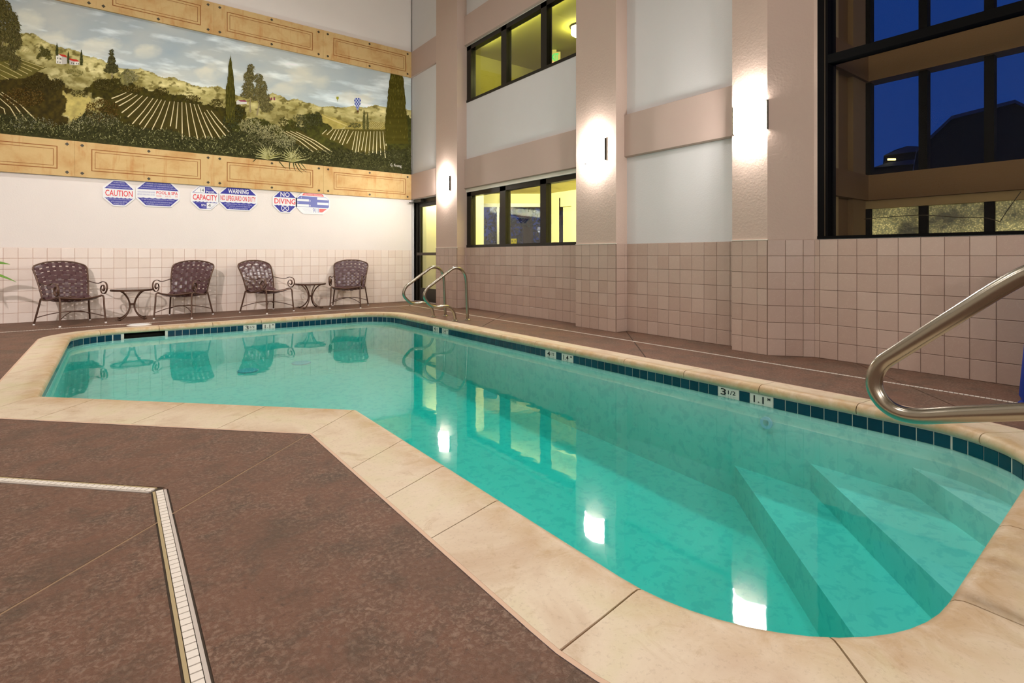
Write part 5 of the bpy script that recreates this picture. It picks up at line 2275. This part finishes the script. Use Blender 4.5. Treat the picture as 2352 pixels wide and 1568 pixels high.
e, w, h = sign('wide octagonal first aid sign with blue boxes and 911', 2.657, 3.269, 1.901)
flat(e, 'colour_field', [(-0.20, 0.135), (0.20, 0.135), (0.165, 0.178), (-0.165, 0.178)], 'sign_red_faded')
words(e, 'CPR-ARTIFICIAL RESPIRATION', 0, 0.155, 0.31, 0.022, 'sign_white', 0.01)
flat(e, 'colour_field', [(-0.288, -0.075), (0.27, -0.075), (0.29, -0.055), (0.29, 0.075), (0.235, 0.122), (-0.235, 0.122), (-0.288, 0.075)], 'sign_blue_faded')
for x0, x1, z0, z1 in ((-0.282, -0.075, 0.028, 0.068), (-0.282, -0.075, -0.068, -0.026), (0.075, 0.283, 0.072, 0.115), (0.075, 0.283, -0.022, 0.022)):
    flat(e, 'white_field', [(x0, z0), (x1, z0), (x1 - (0.045 if z1 > 0.1 else 0), z1), (x0, z1)], 'sign_white', -0.005)
for t, x, z in (('1', -0.21, 0.095), ('2', -0.055, 0.045), ('3', -0.272, 0.0), ('4', -0.055, -0.048)):
    words(e, t, x, z, None, 0.03, 'sign_white', 0.02)
words(e, '911', 0.045, -0.127, 0.10, 0.085, 'sign_blue_faded')
flat(e, 'colour_field', [(0.11, -0.16), (0.165, -0.16), (0.25, -0.095), (0.11, -0.095)], 'sign_red_faded')
for k in range(4):
    flat(e, 'ruled_line', [(-0.20 + k * 0.018, -0.1 - k * 0.022), (-0.02, -0.1 - k * 0.022), (-0.02, -0.102 - k * 0.022), (-0.20 + k * 0.018, -0.102 - k * 0.022)], 'sign_grey_text')

# ------------------------------------------------------------------ chairs


def make_chair():
    r = 0.0115
    t = empty('strap_chair', (0, 0, 0))
    # front legs bend into the seat rails
    for s in (-1, 1):
        MB().tube(smooth_path([(s * 0.262, -0.30, 0.012), (s * 0.255, -0.288, 0.14), (s * 0.25, -0.278, 0.26), (s * 0.25, -0.27, 0.345), (s * 0.25, -0.245, 0.378), (s * 0.25, -0.20, 0.384)], 4), r, 8).build('leg', 'chair_metal', t, True)
        MB().tube(smooth_path([(s * 0.322, 0.275, 0.012), (s * 0.295, 0.235, 0.20), (s * 0.272, 0.205, 0.36)], 4), r * 1.05, 8).build('leg', 'chair_metal', t, True)
        for p in ((s * 0.262, -0.30), (s * 0.322, 0.275)):
            MB().lathe([(0.013, 0), (0.015, 0.01), (0.013, 0.02)], 8, p).build('glide', 'glide', t)
    # seat frame
    sf = MB()
    for s in (-1, 1):
        sf.tube(smooth_path([(s * 0.25, -0.20, 0.384), (s * 0.253, -0.05, 0.352), (s * 0.26, 0.1, 0.335), (s * 0.268, 0.20, 0.345)], 4), r, 8)
    sf.tube(smooth_path([(-0.25, -0.235, 0.382), (-0.1, -0.245, 0.36), (0, -0.247, 0.354), (0.1, -0.245, 0.36), (0.25, -0.235, 0.382)], 4), r * 0.9, 8)
    sf.tube([(-0.265, 0.19, 0.345), (0.265, 0.19, 0.345)], r * 0.9, 8)
    seat = sf.build('seat', 'chair_metal', t, True)

    # back surface
    def back(u, v):
        w = 0.262 + 0.052 * v
        top = 0.855 - 0.075 * abs(u) ** 2.6
        z = 0.355 + (top - 0.355) * v
        y = 0.195 + 0.055 * v + 0.10 * v * v - 0.035 * (1 - u * u) * (1 - v) * 0 + 0.03 * (1 - u * u)
        return Vector((u * w, y, z))
    bf = MB()
    rail = [back(-1, v) for v in np.linspace(0, 0.93, 9)] + [back(u, 1.0) + Vector((0, 0, 0)) for u in np.linspace(-0.93, 0.93, 13)] + [back(1, v) for v in np.linspace(0.93, 0, 9)]
    bf.tube(smooth_path(rail, 2), r, 8)
    bf.tube([back(u, 0.0) for u in np.linspace(-1, 1, 7)], r * 0.8, 6)
    bk = bf.build('backrest', 'chair_metal', t, True)

    def ribbon(fn, ts, us, hw, parent):
        """fn(u,t) -> point; strip centred on us[0] with half width hw"""
        vs, fs = [], []
        for i, tt in enumerate(ts):
            for du_ in (-hw, hw):
                vs.append(fn(du_, tt, i))
        for i in range(len(ts) - 1):
            fs.append((2 * i, 2 * i + 1, 2 * i + 3, 2 * i + 2))
        m = MB().add(vs, fs).mesh('strap', 'vinyl_strap', True)
        return mesh_obj('strap', m, parent)
    nv, nh = 8, 8
    vu = [-0.86 + 1.72 * i / (nv - 1) for i in range(nv)]
    hv = [0.07 + 0.855 * (j / (nh - 1)) for j in range(nh)]
    for i, u0 in enumerate(vu):
        ts = [0.0]
        for j, v0 in enumerate(hv):
            ts.append(v0)
            if j < nh - 1:
                ts.append((v0 + hv[j + 1]) / 2)
        ts.append(1.0)

        def fn(du_, v, k, i=i, u0=u0):
            p = back(u0 + du_, v)
            s_ = 0.0
            for j, v0 in enumerate(hv):
                if abs(v - v0) < 1e-6:
                    s_ = 0.006 * (1 if (i + j) % 2 else -1)
            return p + Vector((0, -s_, 0.0))
        ribbon(fn, ts, None, 0.074, bk)
    for j, v0 in enumerate(hv):
        ts = [-1.0]
        for i, u0 in enumerate(vu):
            ts.append(u0)
            if i < nv - 1:
                ts.append((u0 + vu[i + 1]) / 2)
        ts.append(1.0)
        hw = 0.044 if j not in (4, 5) else 0.056

        def fn(du_, u, k, j=j, v0=v0):
            p = back(u, min(v0 + du_, 0.985))
            s_ = 0.0
            for i, u0 in enumerate(vu):
                if abs(u - u0) < 1e-6:
                    s_ = 0.006 * (1 if (i + j) % 2 else -1)
            return p + Vector((0, s_, 0.0))
        ribbon(fn, ts, None, hw, bk)

    # seat straps
    def seatf(u, v):
        w = 0.25 + 0.018 * v
        z = 0.384 - 0.055 * math.sin(math.pi * min(1, v * 0.95 + 0.02)) - 0.03 * (1 - u * u) + 0.004
        return Vector((u * w, -0.24 + 0.43 * v, z))
    ns, nd = 7, 6
    su = [-0.85 + 1.7 * i / (ns - 1) for i in range(ns)]
    sv = [0.08 + 0.86 * j / (nd - 1) for j in range(nd)]
    for i, u0 in enumerate(su):
        ts = sorted(set([0.0, 1.0] + sv + [(a + b) / 2 for a, b in zip(sv, sv[1:])]))

        def fn(du_, v, k, i=i, u0=u0):
            s_ = sum((0.005 * (1 if (i + j) % 2 else -1)) for j, v0 in enumerate(sv) if abs(v - v0) < 1e-6)
            return seatf(u0 + du_, v) + Vector((0, 0, s_))
        ribbon(fn, ts, None, 0.10, seat)
    for j, v0 in enumerate(sv):
        ts = sorted(set([-1.0, 1.0] + su + [(a + b) / 2 for a, b in zip(su, su[1:])]))

        def fn(du_, u, k, j=j, v0=v0):
            s_ = sum((0.005 * (1 if (i + j) % 2 else -1)) for i, u0 in enumerate(su) if abs(u - u0) < 1e-6)
            return seatf(u, v0 + du_) + Vector((0, 0, -s_))
        ribbon(fn, ts, None, 0.062, seat)
    # scroll arms
    for s in (-1, 1):
        x = s * 0.285
        pts_ = [(s * 0.285, 0.235, 0.575), (x, 0.12, 0.558), (x, 0.0, 0.545), (x, -0.08, 0.55), (x, -0.14, 0.568), (x, -0.185, 0.572)]
        cy_, cz_ = -0.215, 0.475
        for k in range(1, 15):
            a = math.radians(75 + 0 - k * 0) if False else math.radians(78) + k * math.radians(45)
            rr = 0.098 * (1 - k / 17.5)
            if k > 2:
                rr *= 0.96
            pts_.append((x - s * 0.02 * min(1, k / 5), cy_ - rr * math.cos(a - math.pi / 2) * -1 if False else cy_ + rr * math.cos(a), cz_ + rr * math.sin(a)))
        MB().tube(smooth_path(pts_, 3), 0.0085, 8, True, (0.006, 0.012)).build('arm', 'chair_metal', t, True)
    # crossing bowed stretchers
    for s in (-1, 1):
        MB().tube(smooth_path([(s * 0.31, 0.255, 0.10), (s * 0.16, 0.12, 0.155), (0, -0.02, 0.172), (-s * 0.13, -0.15, 0.15), (-s * 0.257, -0.29, 0.095)], 5), 0.006, 6).build('stretcher', 'chair_metal', t, True)
    return t


chair = make_chair()
spots = [
    ((-0.435, 9.47), -65, 'woven brown strap armchair left of the first small round table, farthest from the glass door'),
    ((0.865, 9.56), -120, 'woven brown strap armchair below the POOL & SPA sign, beside the first small table'),
    ((2.085, 9.57), -64, 'woven brown strap armchair below the WARNING sign, beside the second small table'),
    ((3.445, 9.585), -119, 'woven brown strap armchair nearest the glass door, beside the second small table'),
]
first = True
for (x, y), a, lab in spots:
    o = chair if first else copy_tree(chair)
    first = False
    o.location = (x, y, 0.0)
    o.rotation_euler.z = math.radians(a + 90)
    tag(o, lab, 'chair', 'armchairs along the mural wall')

# ------------------------------------------------------------------ side tables
glass_mat('table_glass', (0.86, 0.87, 0.85, 1), 1.6, 0.05)


def make_table():
    t = empty('side_table', (0, 0, 0))
    R = 0.262
    K = 36
    m = MB()
    prof = [(R - 0.012, 0.425), (R, 0.418), (R + 0.004, 0.43), (R + 0.002, 0.444), (R - 0.006, 0.447), (R - 0.016, 0.445), (R - 0.016, 0.43)]
    vs, fs = [], []
    for k in range(K):
        a = 2 * math.pi * k / K
        vs += [(r_ * math.cos(a), r_ * math.sin(a), z) for r_, z in prof]
    n = len(prof)
    for k in range(K):
        for i in range(n):
            fs.append((k * n + i, ((k + 1) % K) * n + i, ((k + 1) % K) * n + (i + 1) % n, k * n + (i + 1) % n))
    m.add(vs, fs)
    m.build('rim', 'chair_metal', t, True)
    MB().lathe([(R - 0.016, 0.438), (R - 0.016, 0.4462)], 36).build('top', 'table_glass', t)
    for k in range(4):
        a = math.radians(45 + 90 * k)
        c_, s_ = math.cos(a), math.sin(a)
        P_ = [(0.205, 0.424), (0.15, 0.395), (0.10, 0.345), (0.06, 0.285), (0.04, 0.22), (0.045, 0.155), (0.085, 0.085), (0.145, 0.035), (0.20, 0.014), (0.24, 0.016)]
        MB().tube(smooth_path([(c_ * r_, s_ * r_, z) for r_, z in P_], 3), 0.011, 8).build('leg', 'chair_metal', t, True)
        MB().lathe([(0.012, 0.0), (0.014, 0.008), (0.01, 0.016)], 8, (c_ * 0.205, s_ * 0.205)).build('foot', 'bronze', t)
    MB().lathe([(0.03, 0.205), (0.036, 0.212), (0.036, 0.228), (0.03, 0.235)], 14).build('collar', 'chair_metal', t)
    return t


tb = make_table()
tb.location = (0.235, 9.68, 0)
tb.rotation_euler.z = 0.0
tag(tb, 'small round glass topped table between the CAUTION sign chairs', 'table', 'side tables along the mural wall')
tb2 = copy_tree(tb)
tb2.location = (2.835, 9.80, 0)
tb2.rotation_euler.z = 0.0
tag(tb2, 'small round glass topped table below the 911 sign', 'table', 'side tables along the mural wall')

# ------------------------------------------------------------------ potted plant reaching in from the left
pp = empty('potted_plant', (-1.62, 9.30, 0))
tag(pp, 'leafy green potted plant reaching in beside the woven chair', 'plant')
MB().lathe([(0.15, 0), (0.20, 0.30), (0.21, 0.34), (0.18, 0.345)], 20).build('pot', 'pot_clay', pp, True)


def leaf(mb, base, tip, lift, w, up=0.0):
    b, t_ = Vector(base), Vector(tip)
    d_ = t_ - b
    side = (Vector((-d_.y, d_.x, 0)).normalized() + Vector((0, 0, up))).normalized()
    K = 8
    vs, fs = [], []
    for k in range(K + 1):
        s_ = k / K
        p = b + d_ * s_ + Vector((0, 0, lift * math.sin(math.pi * s_)))
        hw = w * math.sin(math.pi * min(1, s_ * 0.92 + 0.06)) ** 0.8 if 0 < k < K else 0.002
        vs += [p - side * hw + Vector((0, 0, 0.012 * (hw / w))), p, p + side * hw + Vector((0, 0, 0.012 * (hw / w)))]
    for k in range(K):
        fs += [(3 * k, 3 * k + 1, 3 * k + 4, 3 * k + 3), (3 * k + 1, 3 * k + 2, 3 * k + 5, 3 * k + 4)]
    mb.add(vs, fs)


la = ony(23, 607, 9.30)
lb = ony(38, 648, 9.30)
LO = lambda p: (p.x + 1.62, p.y - 9.30, p.z)
m = MB()
leaf(m, (0.1, 0, 0.72), LO(la), 0.06, 0.030, 1.6)
m.build('leaf', 'leaf_green', pp)
m = MB()
leaf(m, (0.1, 0, 0.66), LO(lb), 0.08, 0.026, 1.2)
m.build('leaf', 'leaf_green', pp)
rl = random.Random(3)
for k in range(12):
    a = math.radians(95 + k * 18)
    m = MB()
    leaf(m, (0.05 * math.cos(a), 0.05 * math.sin(a), 0.6 + 0.03 * k), (0.48 * math.cos(a), 0.48 * math.sin(a), 0.62 + rl.uniform(-0.1, 0.5)), 0.12, 0.035)
    m.build('leaf', 'leaf_green', pp)
for k in range(4):
    MB().tube([(0.03 * math.cos(k * 1.6), 0.03 * math.sin(k * 1.6), 0.3), (0.06 * math.cos(k * 1.6), 0.06 * math.sin(k * 1.6), 0.75)], 0.008, 6).build('stem', 'stem_green', pp)
MB().lathe([(0.18, 0.30), (0.18, 0.33)], 16).build('soil', 'soil', pp)
